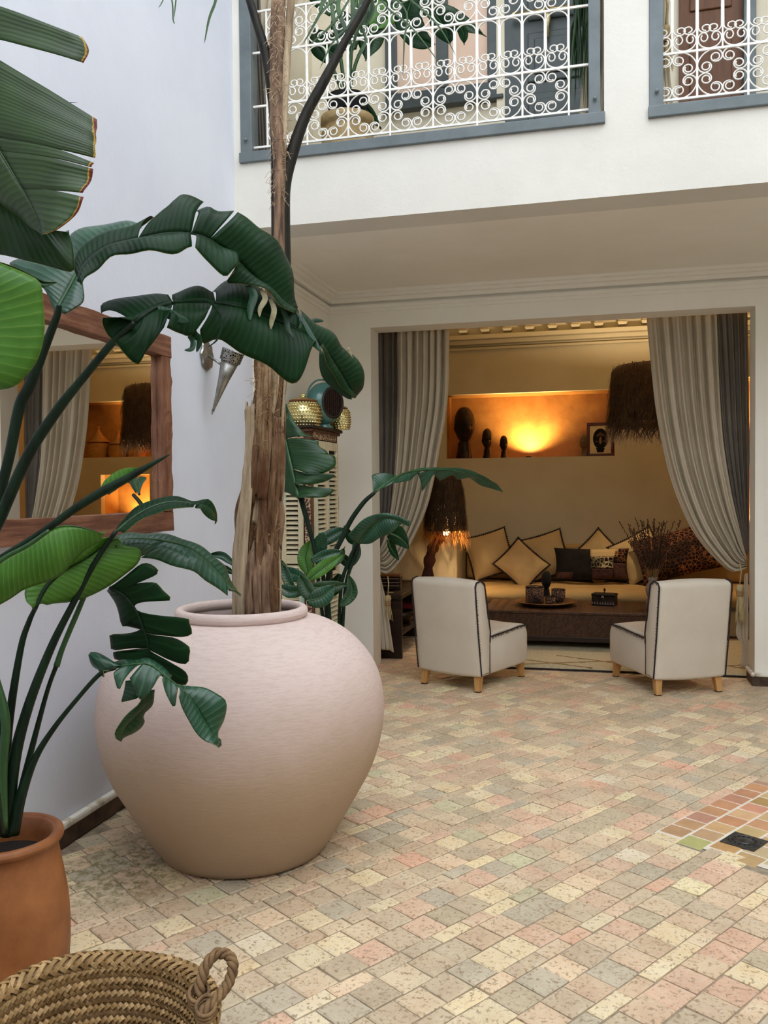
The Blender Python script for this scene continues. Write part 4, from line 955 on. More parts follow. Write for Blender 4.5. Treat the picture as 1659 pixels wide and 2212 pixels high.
sheath([(560, 1330, 47, -.03), (556, 1250, 46, -.035), (560, 1180, 40, -.02)], 'split_sheath', M['palm_brown'], .014, arc=(PI*1.36, PI*1.70), seed=9, solid=.008, fray=.08)
for k_, (x_, y0_, y1_, w_, a_) in enumerate([(558, 1330, 1215, 45, 1.30), (560, 1250, 1120, 43, 1.62), (566, 1130, 1000, 41, 1.40), (572, 1060, 930, 38, 1.72), (576, 980, 860, 36, 1.46), (580, 900, 780, 33, 1.62), (556, 1345, 1270, 47, 1.55), (570, 1180, 1080, 42, 1.80)]):
    dx_ = (y0_-y1_)*.07
    sheath([(x_, y0_, w_+1, -.004), (x_+dx_*.5, (y0_+y1_)/2, w_, -.010), (x_+dx_, y1_, w_-3, -.016)], 'husk_flake', M[['bark', 'palm_brown', 'bark_pale'][k_ % 3]], .014, n=14, arc=(PI*(a_-.10), PI*(a_+.11)), seed=11+k_, solid=.006, fray=.09)
b = MB()
for k in range(150):
    x, y = random.uniform(545, 612), random.choice([random.uniform(780, 980), random.uniform(1080, 1290), random.uniform(780, 900)]); p = T(x, y, CT-.105+random.uniform(0, .02)); d = Vector((random.uniform(-1, 1), random.uniform(-.3, .3), random.uniform(-1, 1)))*.022
    b.tube([p, p+d+Vector((.004, 0, .004)), p+d*1.8], .0011, 3)
rel(b, tr_, 'fibre', M['twig_pale'], kind='stuff')
def stem(name, pts, m, parent, d0=CT, n=10, amp=0, base=None):
    d0 *= DS.get(parent.name, 1)
    P = [tuple(atd(q[0], q[1], d0+(q[3] if len(q) > 3 else 0))) for q in pts]; C_ = catmull(P, 7); R_ = catmull([(q[2]/F*d0, 0, 0) for q in pts], 7); b = MB()
    b.tube(C_, [max(.0008, r.x*(1+amp*noise.noise(Vector((0, 0, i*.9))))) for i, r in enumerate(R_)], n); o = rel(b, parent, name, m, smooth=True); return o
stem('petiole', [(612, 580, 17), (611, 470, 16), (614, 400, 15), (630, 335, 14), (660, 250, 12), (700, 175, 11), (745, 90, 9), (790, 10, 8), (830, -90, 7)], M['palm_dark'], tr_)
stem('petiole', [(600, 560, 14, .02), (598, 420, 13, .02), (597, 300, 13, .02), (588, 200, 12), (572, 110, 11), (545, 20, 9), (515, -80, 8)], M['palm_dark'], tr_)
stem('fibrous_stem', [(603, 570, 12, -.03), (603, 440, 12, -.03), (604, 330, 15, -.02), (600, 240, 18, -.01), (598, 120, 17), (601, 20, 16), (604, -90, 15)], M['palm_brown'], tr_, amp=.12)
stem('fibrous_stem', [(612, 330, 5, -.03), (616, 200, 8, -.02), (622, 90, 9), (634, -60, 8)], M['bark_pale'], tr_, amp=.2)
b = MB()
for k in range(240):
    y = random.uniform(-10, 440); p = T(600+random.uniform(-15, 18), y, CT-.045); d = Vector((random.uniform(-1, 1), random.uniform(-.3, .1), random.uniform(-.9, .6)))*.02
    b.tube([p, p+d, p+d*1.7+Vector((0, 0, -.008))], .0011, 3)
rel(b, tr_, 'stem_fibre', M['bark_pale'], kind='stuff')
def blade(pts, w, m, parent, d0, name='leaflet', base=None):
    P = catmull([tuple(atd(q[0], q[1], d0+(q[2] if len(q) > 2 else 0))) for q in pts], 6); b = MB(); n = len(P)
    for i, p in enumerate(P):
        t = (P[min(n-1, i+1)]-P[max(0, i-1)]).normalized(); s = t.cross(FW).normalized(); k = w/F*d0*math.sin(PI*min(1, .12+.88*i/(n-1)))**.6*(1 if i < n-1 else .1)
        b.v += [tuple(p-s*k), tuple(p+FW*k*.5), tuple(p+s*k)]
    b.f = [(3*i+j, 3*i+j+1, 3*i+j+4, 3*i+j+3) for i in range(n-1) for j in range(2)]
    b.uv = [(i/n, j/2*.9) for i in range(n) for j in range(3)]
    return rel(b, parent, name, m, smooth=True, solid=.0008)
for pts, w in [([(765, -40), (700, 20), (680, 50), (655, 95)], 3), ([(770, -30), (735, 30), (700, 70), (668, 96)], 2.5), ([(790, -30), (765, 40), (720, 90), (690, 150)], 2.5), ([(800, -40), (875, 20), (873, 90), (870, 172)], 2), ([(805, -30), (840, 20), (890, 60), (960, 150)], 2),
               ([(780, -20), (775, 40), (790, 90), (765, 140)], 3), ([(760, -30), (762, 40), (752, 90)], 5), ([(775, -30), (790, 30), (770, 70), (758, 130)], 4), ([(700, -30), (716, 10), (722, 60), (735, 110)], 4), ([(815, -60), (900, 10), (950, 60), (985, 120)], 2),
               ([(475, -60), (466, 0), (452, 40), (441, 95)], 3), ([(360, -50), (372, 5), (374, 42), (378, 52)], 1.6), ([(385, -50), (380, 0), (376, 40)], 1.6), ([(370, -50), (352, 0), (342, 18)], 1.2),
               ([(750, -40), (730, 10), (745, 60), (765, 110)], 5), ([(735, -40), (700, 0), (690, 30)], 5), ([(785, -40), (805, 15), (790, 60)], 5)]:
    blade(pts, w, M['frond'], tr_, CT+.05, 'leaflet')
# ------------------------------------------------------------------ big leaves
def fr_(kind): return {'P': (0, 0, 1), 'A': (0, 0, .42194), 'B': (0, 600, .31344), 'C': (400, 560, .3526), 'D': (0, 700, .33755), 'E': (0, 1100, .33755), 'G': (580, 740, .26667), 'Z': (780, 640, .5298)}[kind]
NL = [0]
def leaf(fr, rib, L, R, d, m, parent, name='leaf', sag=(.0, .0), bulge=.02, rib_r=3.2, ribm='stalk_light', rname='midrib', base_d=None):
    fx_, fy_, fs = fr_(fr); X = lambda q: (fx_+q[0]*fs, fy_+q[1]*fs)
    NL[0] += 1; sd_ = NL[0]; d = tuple(v*DS.get(parent.name, 1) for v in d)
    k = len(rib); P = []
    for i, q in enumerate(rib):
        t = i/(k-1); dd = d[0]+(d[1]-d[0])*t if len(d) == 2 else (d[0]*(1-2*t)+d[1]*2*t if t < .5 else d[1]*(2-2*t)+d[2]*(2*t-1)); P.append(atd(*X(q), dd))
    RP = Path(P); 
    def dep(t): return (RP.at(t)-EYE).dot(FW)
    b = MB(); length = RP.L
    for side, lobes, sg in ((0, L, sag[0]), (1, R, sag[1])):
        if not lobes: continue
        t0 = 0.0; seqs = []
        for (t1, v0, pts) in lobes: seqs.append((t0, t1, v0, pts)); t0 = t1
        E = []
        for (ta, tb, v0, pts) in seqs:
            n = len(pts); pe_ = [atd(*X(q), dep(ta+(tb-ta)*(i/(max(1, n-1))))+sg) for i, q in enumerate(pts)]; E.append(Path(pe_, True) if n > 2 else Path(pe_, False))
        for li, (ta, tb, v0, pts) in enumerate(seqs):
            Ei = E[li]; nu = max(6, int(Ei.L/.018)+4); nu = min(nu, 40); nv = 10; o = len(b.v)
            vs_prev = seqs[li][2] if li > 0 else None
            ma, mb_ = RP.at(ta), RP.at(tb)
            def border(t, own, other, vj):
                Mx = RP.at(t); mid = (own+other)/2
                J = Mx.lerp(mid, vj)
                def f(v): return Mx.lerp(J, v/vj) if vj > 0 and v < vj else J.lerp(own, (v-vj)/(1-vj) if vj < 1 else 1)
                return f
            Bs = border(ta, Ei.at(0), E[li-1].at(1), seqs[li-1][1+1]) if li > 0 else (lambda v: ma.lerp(Ei.at(0), v))
            Be = border(tb, Ei.at(1), E[li+1].at(0), v0) if li < len(seqs)-1 else (lambda v: mb_.lerp(Ei.at(1), v))
            for i in range(nu+1):
                u = i/nu; Mu = RP.at(ta+(tb-ta)*u); Eu = Ei.at(u)
                wd = (Eu-Mu).length
                for j in range(nv+1):
                    v = j/nv; p = Mu.lerp(Eu, v)
                    p = p+(Bs(v)-ma.lerp(Ei.at(0), v))*(1-u)+(Be(v)-mb_.lerp(Ei.at(1), v))*u
                    nrm = (Eu-Mu).cross(mb_-ma) if (mb_-ma).length > 1e-5 else FW.copy()
                    nrm = nrm.normalized() if nrm.length > 1e-7 else FW
                    if nrm.dot(FW) > 0: nrm = -nrm
                    dz = bulge*sin(PI*v*.9)*min(1, wd/.12)+.003*sin((ta+(tb-ta)*u)*length*55+sd_)*v+.012*noise.noise(p*7+Vector((sd_, 0, 0)))*v
                    b.v.append(tuple(p+nrm*dz)); b.uv.append(((ta+(tb-ta)*u)*length, v))
            q = [(o+i*(nv+1)+j, o+(i+1)*(nv+1)+j, o+(i+1)*(nv+1)+j+1, o+i*(nv+1)+j+1) for i in range(nu) for j in range(nv)]
            b.f += q if side else [f[::-1] for f in q]
    o = rel(b, parent, name, M[m], smooth=True, solid=.0014)
    b = MB(); pts = [RP.at(i/24) for i in range(25)]; b.tube([p-FW*.001 for p in pts], [max(.0008, rib_r/F*dep(.3)*(1-.8*i/24)) for i in range(25)], 6)
    r = b.build(rname, M[ribm], o, smooth=True); r.matrix_parent_inverse = Matrix.Identity(4)
    return o
# left strelitzia in its terracotta pot
tp = atd(12, 1808, 2.48); tpx, tpy = tp.x-.01, tp.y
tpot = empty('terracotta_pot', (tpx, tpy, 0), 0, 'orange terracotta pot at the left edge holding the big-leaved plant', 'pot')
b = MB(); ph = tp.z+.005
tr = Path([Vector(q) for q in [(.13, 0, 0), (.165, 0, .05), (.180, 0, .18), (.178, 0, .30), (.163, 0, .40), (.152, 0, ph-.04), (.158, 0, ph-.012)]])
b.lathe([(.001, 0)]+[(tr.at(i/30).x, tr.at(i/30).z) for i in range(31)]+[(.153, ph), (.146, ph+.004), (.136, ph-.002), (.13, ph-.05), (.13, ph-.075)], 64); b.build('body', M['terracotta'], tpot, smooth=True)
b = MB(); b.lathe([(.154+.014*cos(a), ph-.008+.016*sin(a)) for a in [2*PI*k/12 for k in range(13)]], 64); b.build('rim', M['terracotta'], tpot, smooth=True)
b = MB(); b.lathe([(.135, ph-.07), (.06, ph-.06), (.001, ph-.055)], 32); b.build('soil', M['soil'], tpot)
pl = empty('strelitzia_plant', (tpx, tpy, ph-.06), 0, 'tall strelitzia with big split leaves growing from the terracotta pot at left', 'plant')
def S(name, pts, m='stalk', d0=2.45): return stem(name, pts, M[m], pl, d0)
S('stalk', [(10, 1800, 8), (14, 1640, 9), (22, 1540, 9), (45, 1400, 7), (62, 1345, 6), (75, 1316, 5), (100, 1265, 4.5), (135, 1220, 4), (182, 1198, 3)], d0=2.42)
S('stalk', [(14, 1805, 14), (30, 1650, 13), (60, 1530, 11), (110, 1400, 9), (160, 1300, 7), (205, 1215, 6), (250, 1148, 5)], d0=2.4)
S('stalk', [(22, 1800, 8), (60, 1650, 7), (100, 1500, 5), (122, 1437, 5)], d0=2.44); S('upper_stalk', [(122, 1439, 7), (135, 1400, 6), (160, 1340, 6), (205, 1240, 5), (253, 1180, 3.5)], 'stalk_light', 2.44)
S('stalk', [(26, 1800, 16), (45, 1720, 12), (75, 1640, 8), (115, 1575, 6), (165, 1512, 5), (216, 1456, 5), (250, 1443, 4)], d0=2.4)
S('stalk', [(4, 1800, 16), (2, 1700, 14), (-4, 1600, 13), (-20, 1450, 12), (-45, 1300, 11), (-30, 1190, 11), (0, 1120, 12.5), (60, 985, 12), (125, 885, 11), (175, 822, 9), (250, 732, 8), (291, 697, 6)], 'stalk', 2.38)
S('stalk', [(-6, 1800, 12), (-30, 1600, 12), (-50, 1350, 12), (-20, 1150, 11), (18, 995, 11), (42, 880, 12), (63, 835, 12), (94, 757, 10), (122, 685, 8), (128, 660, 6)], 'stalk', 2.5)
S('stalk', [(0, 1800, 10), (-40, 1500, 10), (-140, 1100, 10), (-170, 700, 9), (-120, 300, 8), (-60, 200, 6)], 'stalk', 2.2)
S('stalk', [(8, 1790, 9), (6, 1660, 10), (12, 1560, 10), (-6, 1480, 9), (-40, 1380, 8)], 'stalk_light', 2.36)
D1 = (2.1, 2.15)
leaf('A', [(-330, -60), (-260, 240), (-150, 480), (-30, 720), (120, 980), (235, 1195)], [(1, 0, [(-340, 0), (-330, 500), (-200, 850), (30, 1050), (150, 1150), (235, 1195)])],
     [(.16, .02, [(60, 108), (425, 205)][:0]+[(432, 205), (460, 262), (436, 333)]), (.60, .72, [(507, 628), (502, 720), (490, 812)]), (.66, .6, [(484, 838), (472, 860)]), (.82, .55, [(481, 868), (458, 950), (432, 992)]), (1, 0, [(438, 1015), (400, 1095), (320, 1170), (235, 1195)])], (2.15, 2.1, 2.05), 'leaf_edge', pl, sag=(.05, -.05), bulge=.02)
leaf('A', [(-150, 1100), (-60, 1040), (20, 1040), (140, 1128), (250, 1175), (352, 1190)], None, [(1, 0, [(-150, 1300), (0, 1303), (150, 1337), (250, 1362), (345, 1389), (385, 1380), (378, 1280), (352, 1190)])], (2.2, 2.25), 'leaf_mid', pl, sag=(0, .05))
leaf('P', [(-90, 600), (-70, 700), (-50, 835)], None, [(1, 0, [(-60, 548), (0, 568), (60, 592), (92, 612), (97, 650), (99, 722), (85, 778), (55, 818), (22, 838), (-50, 845)])], (2.05, 2.1), 'leaf_bright', pl, bulge=.03)
leaf('P', [(-60, 570), (0, 572), (50, 592), (90, 612), (122, 610)], [(1, 0, [(-50, 565), (0, 566), (52, 584), (92, 606), (122, 609)])], [(1, 0, [(-50, 580), (0, 580), (48, 604), (88, 622), (120, 613)])], (2.06, 2.08), 'leaf_mid', pl, rib_r=1)
leaf('A', [(285, 1600), (345, 1490), (410, 1380), (540, 1265), (725, 1165)], [(.42, .3, [(288, 1540), (215, 1470), (90, 1400), (45, 1342), (130, 1318), (280, 1345), (350, 1378)]), (1, 0, [(372, 1330), (362, 1215), (500, 1160), (650, 1140), (722, 1163)])], [(1, 0, [(330, 1605), (410, 1572), (432, 1530), (425, 1440), (450, 1370), (560, 1268), (725, 1168)])], (2.6, 2.75), 'leaf_gloss', pl, sag=(.08, -.02), rib_r=5)
leaf('A', [(405, 1440), (440, 1340), (560, 1260), (750, 1215), (900, 1192), (1050, 1215), (1200, 1320), (1340, 1460), (1502, 1605)],
     [(.30, .75, [(406, 1380), (440, 1290), (520, 1228), (700, 1180), (803, 1137)]), (.50, .5, [(858, 1118), (892, 1060), (930, 1008), (1042, 1047)]), (.575, .08, [(985, 1096), (1060, 1065), (1110, 1090), (1188, 1090)]), (1, 0, [(1205, 1095), (1300, 1160), (1390, 1220), (1445, 1300), (1485, 1385), (1500, 1500), (1502, 1600)])],
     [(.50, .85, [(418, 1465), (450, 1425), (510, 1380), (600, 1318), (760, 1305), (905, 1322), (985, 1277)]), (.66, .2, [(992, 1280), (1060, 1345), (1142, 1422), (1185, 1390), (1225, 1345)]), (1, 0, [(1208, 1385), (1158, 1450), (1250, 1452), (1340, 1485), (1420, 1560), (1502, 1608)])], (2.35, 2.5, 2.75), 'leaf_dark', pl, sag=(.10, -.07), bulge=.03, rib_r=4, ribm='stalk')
leaf('P', [(290, 697), (330, 668), (370, 655), (415, 651), (460, 653), (520, 663), (570, 680), (630, 705), (680, 735), (715, 775), (750, 830), (762, 860)],
     [(.16, .0, [(222, 686), (224, 668), (255, 656), (310, 650), (368, 650)]), (.31, .5, [(372, 652), (400, 630), (430, 627), (457, 648)]), (.62, .6, [(455, 636), (478, 618), (505, 609), (535, 612), (575, 640), (626, 666)]), (1.0, 0, [(642, 672), (675, 697), (712, 719), (735, 750), (762, 772), (781, 807), (779, 838), (764, 860)])],
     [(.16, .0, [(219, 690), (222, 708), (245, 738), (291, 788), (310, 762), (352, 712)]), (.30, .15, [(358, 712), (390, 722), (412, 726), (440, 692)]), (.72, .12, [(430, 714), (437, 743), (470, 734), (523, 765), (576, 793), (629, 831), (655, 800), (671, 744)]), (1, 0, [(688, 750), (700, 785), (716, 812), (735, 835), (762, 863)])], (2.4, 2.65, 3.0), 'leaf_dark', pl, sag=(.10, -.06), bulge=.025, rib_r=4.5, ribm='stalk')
def strip(fr, pts, w, m, d, name='torn_strip'):
    fx_, fy_, fs = fr_(fr); blade([(fx_+x*fs, fy_+y*fs) for x, y in pts], w, M[m], pl, d, name)
strip('C', [(380, 160), (420, 220), (400, 300), (395, 380)], 9, 'leaf_gloss', 2.62); strip('C', [(460, 180), (490, 240), (460, 300), (455, 355)], 6, 'dry_leaf', 2.64); strip('C', [(520, 240), (545, 310), (530, 380), (525, 430)], 6, 'dry_leaf', 2.66)
strip('C', [(590, 300), (620, 360), (630, 430), (665, 485)], 6, 'leaf_gloss', 2.7); strip('C', [(640, 310), (700, 380), (760, 470), (835, 570)], 11, 'leaf_gloss', 2.78); strip('C', [(770, 385), (800, 375), (850, 378)], 5, 'leaf_gloss', 2.95)
strip('C', [(850, 560), (880, 690), (950, 770), (1020, 860)], 18, 'leaf_mid', 3.0); strip('C', [(1000, 540), (1015, 620), (1030, 690), (1010, 740)], 5, 'dry_leaf', 2.95)
strip('B', [(1310, 320), (1340, 390), (1375, 430), (1355, 515)], 8, 'leaf_dark', 2.5); strip('B', [(1300, 400), (1330, 440), (1320, 490), (1270, 500)], 6, 'leaf_gloss', 2.5)
strip('B', [(1180, 170), (1400, 150), (1480, 200), (1525, 300), (1500, 420), (1430, 480)], 3, 'leaf_dark', 2.45)
strip('P', [(0, 152), (60, 190), (120, 218), (168, 222)], 1.6, 'leaf_dark', 2.1); strip('B', [(960, 280), (1100, 230), (1230, 280), (1305, 300)], 11, 'leaf_gloss', 2.45)
# rolled young leaf
S('rolled_leaf', [(-60, 1245, 5), (0, 1205, 6), (50, 1175, 7), (105, 1140, 8), (160, 1100, 9), (216, 1065, 10), (270, 1036, 9), (324, 1005, 6), (368, 981, 1)], 'stalk', 2.15); S('stalk', [(-40, 1260, 5), (0, 1212, 5), (60, 1178, 5), (106, 1146, 4)], 'stalk_light', 2.13)
leaf('D', [(620, 1080), (700, 1040), (800, 985), (880, 925)], [(1, 0, [(640, 1060), (670, 1000), (720, 958), (790, 925), (880, 917)])], None, (2.16, 2.16), 'leaf_bright', pl, rib_r=1, bulge=.01)
leaf('D', [(-120, 1590), (0, 1515), (150, 1425), (310, 1325), (400, 1292), (520, 1300), (672, 1346)], None, [(1, 0, [(-140, 1850), (-30, 1800), (80, 1735), (150, 1690), (300, 1645), (400, 1580), (490, 1490), (560, 1420), (672, 1350)])], (2.2, 2.28), 'leaf_bright', pl, sag=(0, .04), bulge=.03)
leaf('D', [(222, 1822), (270, 1720), (330, 1640), (430, 1560), (560, 1490), (690, 1400), (760, 1372)], [(1, 0, [(215, 1818), (166, 1770), (160, 1700), (210, 1640), (340, 1570), (480, 1480), (590, 1405), (690, 1372), (758, 1368)])], [(1, 0, [(245, 1795), (300, 1780), (420, 1777), (560, 1737), (680, 1680), (790, 1600), (880, 1525), (890, 1440), (762, 1378)])], (2.3, 2.45), 'leaf_bright', pl, sag=(-.03, .08), bulge=.02, rib_r=6, ribm='stalk')
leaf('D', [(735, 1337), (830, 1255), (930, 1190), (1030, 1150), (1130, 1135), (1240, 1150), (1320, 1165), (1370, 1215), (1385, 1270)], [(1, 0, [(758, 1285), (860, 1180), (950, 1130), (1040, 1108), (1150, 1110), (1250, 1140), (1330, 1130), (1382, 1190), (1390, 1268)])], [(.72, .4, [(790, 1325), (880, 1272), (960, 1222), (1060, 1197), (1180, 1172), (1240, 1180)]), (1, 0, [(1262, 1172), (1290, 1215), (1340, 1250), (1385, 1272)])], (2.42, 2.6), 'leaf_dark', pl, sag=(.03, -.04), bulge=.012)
leaf('D', [(690, 1402), (800, 1378), (950, 1375), (1100, 1395), (1230, 1440), (1350, 1535), (1440, 1640), (1545, 1732)], [(1, 0, [(720, 1370), (850, 1353), (1000, 1358), (1130, 1385), (1260, 1430), (1365, 1482), (1440, 1540), (1475, 1640), (1545, 1730)])], [(.35, .75, [(715, 1412), (800, 1430), (872, 1440), (890, 1490), (930, 1535)][:4]), (.80, .8, [(900, 1495), (1000, 1508), (1100, 1552), (1230, 1592), (1300, 1640), (1380, 1690), (1450, 1746)]), (1, 0, [(1455, 1690), (1495, 1705), (1545, 1734)])], (2.48, 2.6, 2.7), 'leaf_gloss', pl, sag=(.06, -.04), bulge=.02)
leaf('E', [(700, 500), (800, 560), (870, 650), (915, 760), (945, 850), (960, 930), (985, 1010)], [(.12, .0, [(700, 505), (690, 515), (700, 530)]), (.55, .1, [(705, 535), (740, 600), (785, 735), (830, 742), (905, 765)]), (.78, .05, [(905, 778), (800, 795), (708, 802), (712, 850), (722, 898), (860, 882)]), (1, 0, [(930, 888), (738, 908), (742, 945), (750, 962), (880, 965)])],
     [(.10, .05, [(790, 440), (925, 342), (1018, 402), (870, 470)]), (.34, .05, [(850, 475), (990, 465), (1040, 510), (1098, 578), (960, 577), (845, 560)]), (.60, .03, [(915, 687), (1000, 680), (1195, 692), (1218, 730), (1215, 806), (975, 800)]), (.80, .03, [(975, 808), (1120, 820), (1215, 878), (1216, 920), (1200, 985), (1090, 958), (985, 912)]), (1, 0, [(980, 918), (1100, 972), (1202, 1040), (1190, 1120), (1050, 1085)])], (2.5, 2.55), 'leaf_dark', pl, sag=(.05, .0), bulge=.008, rib_r=4.5, ribm='stalk')
leaf('E', [(640, 1055), (740, 1012), (850, 992), (960, 992), (1050, 1062), (1130, 1122), (1220, 1210), (1300, 1340), (1412, 1517)],
     [(.14, .0, [(645, 1045), (602, 1020), (570, 930), (620, 918), (695, 957), (728, 995)]), (.48, .3, [(735, 975), (800, 962), (870, 965), (950, 943), (1040, 992), (1100, 1070)]), (1, 0, [(1080, 1060), (1125, 1110), (1200, 1133), (1300, 1140), (1385, 1180), (1447, 1232), (1440, 1340), (1402, 1437), (1412, 1515)])],
     [(.16, .0, [(660, 1052), (700, 1040)]), (.27, .05, [(728, 1055), (735, 1090), (765, 1162), (800, 1100), (840, 1050)]), (.42, .05, [(828, 1088), (865, 1150), (902, 1222), (965, 1160), (1022, 1062)]), (.54, .05, [(1042, 1085), (1060, 1180), (1115, 1272), (1132, 1150)]), (1, 0, [(1142, 1200), (1180, 1292), (1240, 1412), (1320, 1482), (1412, 1519)])], (2.42, 2.44), 'leaf_gloss', pl, sag=(.03, -.03), bulge=.018)
leaf('E', [(950, 1150), (955, 1230), (880, 1320), (805, 1400), (765, 1480)], [(1, 0, [(905, 1210), (880, 1262), (790, 1330), (736, 1420), (742, 1470), (763, 1482)])], [(1, 0, [(985, 1150), (985, 1255), (922, 1318), (925, 1370), (870, 1432), (767, 1484)])], (2.46, 2.46), 'leaf_mid', pl, sag=(-.02, .02), bulge=.02, rib_r=1.5)
leaf('E', [(860, 1090), (880, 1180), (780, 1230)], [(1, 0, [(800, 1100), (790, 1170), (775, 1232)])], [(1, 0, [(890, 1120), (895, 1200), (780, 1235)])], (2.5, 2.5), 'leaf_gloss', pl, rib_r=1, bulge=.01)
# plant beside the cabinet
q = atd(722, 1330, 4.78*1.105); qx, qy = q.x, q.y
p2 = empty('terracotta_pot', (qx, qy, 0), 0, 'plant pot hidden behind the giant clay pot near the cabinet', 'pot')
b = MB(); b.lathe([(.001, 0), (.11, 0), (.15, .22), (.165, .235), (.165, .27), (.15, .27), (.14, .23), (.14, .20), (.001, .20)], 32); b.build('body', M['terracotta'], p2, smooth=True)
pb = empty('strelitzia_plant', (qx, qy, .20), 0, 'smaller strelitzia between the giant clay pot and the louvred cabinet', 'plant')
DS[pb.name] = 1.105
def S2(pts, m='stalk', d0=4.75): return stem('stalk', pts, M[m], pb, d0)
base = (px_of(Vector((qx, qy, .2)))[0], px_of(Vector((qx, qy, .2)))[1])
bx_, by_ = base
for pts in ([(bx_-8, by_, 4), (700, 1260, 4.5), (678, 1180, 4.5), (648, 1075, 4.5), (645, 1075, 5), (641, 1072, 4)][:4]+[(655, 1100, 6)][:0], [(bx_, by_, 4), (690, 1280, 4), (683, 1200, 4), (652, 1075, 4)], [(bx_+5, by_, 8), (735, 1320, 8), (690, 1240, 8)][:0] or [(bx_+5, by_, 5), (708, 1262, 5.5), (745, 1150, 5.5), (781, 1091, 5), (809, 1064, 4)], [(bx_+8, by_, 4), (735, 1290, 4), (752, 1215, 4), (775, 1170, 4), (785, 1150, 3)], [(bx_+10, by_, 4), (745, 1280, 4), (768, 1200, 4), (776, 1170, 3)]):
    S2(pts)
leaf('G', [(243, 1255), (218, 1150), (180, 985), (150, 850), (128, 720), (130, 600), (150, 500)], [(1, 0, [(200, 1230), (100, 1180), (60, 1000), (60, 800), (90, 640), (148, 500)])],
     [(.16, .03, [(262, 1255), (400, 1258), (480, 1250), (534, 1195), (400, 1182), (240, 1158)]), (.30, .05, [(236, 1148), (350, 1150), (480, 1122), (547, 1075), (430, 1088), (350, 1090)]), (.62, .05, [(380, 1086), (500, 1042), (550, 1000), (540, 922), (505, 925), (470, 880), (415, 845), (412, 802)]), (1, 0, [(378, 775), (300, 740), (230, 660), (185, 580), (150, 500)])], (4.7, 4.9), 'leaf_mid', pb, name='leaf', sag=(.1, -.05), bulge=.03, rib_r=5)
leaf('P', [(809, 1064), (850, 1034), (886, 1019), (939, 1014), (992, 1019), (1045, 1036), (1086, 1061)], [(.22, .0, [(806, 1060), (804, 1040), (806, 1026), (843, 1024), (846, 1034)]), (1, 0, [(872, 1022), (905, 1012), (960, 1010), (1012, 1014), (1062, 1037), (1086, 1060)])], [(.42, .0, [(815, 1062), (852, 1044), (888, 1036), (894, 1020)]), (.52, .05, [(902, 1022), (908, 1040), (912, 1062), (916, 1022)]), (.68, .1, [(935, 1020), (945, 1034), (952, 1038), (960, 1020)]), (1, 0, [(978, 1022), (990, 1037), (1004, 1028), (1045, 1050), (1086, 1063)])], (4.8, 5.3), 'leaf_gloss', pb, bulge=.01, rib_r=3)
leaf('C', [(1065, 1738), (1110, 1680), (1170, 1620), (1240, 1585), (1378, 1640)], [(1, 0, [(1050, 1740), (1000, 1692), (1020, 1660), (1090, 1592), (1200, 1555), (1290, 1565), (1380, 1605)])], [(1, 0, [(1090, 1742), (1140, 1740), (1200, 1702), (1260, 1680), (1330, 1620), (1380, 1642)])], (4.7, 4.6), 'leaf_gloss', pb, bulge=.02, rib_r=3)
leaf('C', [(1250, 1680), (1300, 1700), (1350, 1740), (1370, 1775)], [(1, 0, [(1270, 1640), (1325, 1635), (1362, 1700), (1372, 1772)])], [(1, 0, [(1235, 1700), (1260, 1730), (1310, 1755), (1368, 1778)])], (4.7, 4.7), 'leaf_dark', pb, bulge=.01)
leaf('C', [(1240, 1720), (1260, 1770), (1310, 1845)], [(1, 0, [(1280, 1730), (1300, 1790), (1312, 1842)])], [(1, 0, [(1235, 1750), (1260, 1810), (1308, 1846)])], (4.72, 4.75), 'leaf_dark', pb, bulge=.01)
def simple_leaf(pts, w, m, d, parent, name='leaf', bulge=.01):
    C2 = catmull([(x, y, 0) for x, y in pts], 4); n = len(C2); Lp, Rp = [], []
    for i, p in enumerate(C2):
        t = (C2[min(n-1, i+1)]-C2[max(0, i-1)]).normalized(); k = w/2*math.sin(PI*min(1, (.06+.94*i/(n-1))))**.65*(1 if i < n-1 else 0); s = Vector((-t.y, t.x, 0))*k
        Lp.append((p.x-s.x, p.y-s.y)); Rp.append((p.x+s.x, p.y+s.y))
    return leaf('P', [(p.x, p.y) for p in C2[::2]] if n % 2 else [(p.x, p.y) for p in C2], [(1, 0, Lp[::2]+[Lp[-1]])], [(1, 0, Rp[::2]+[Rp[-1]])], d, m, parent, name, rib_r=2, bulge=bulge)
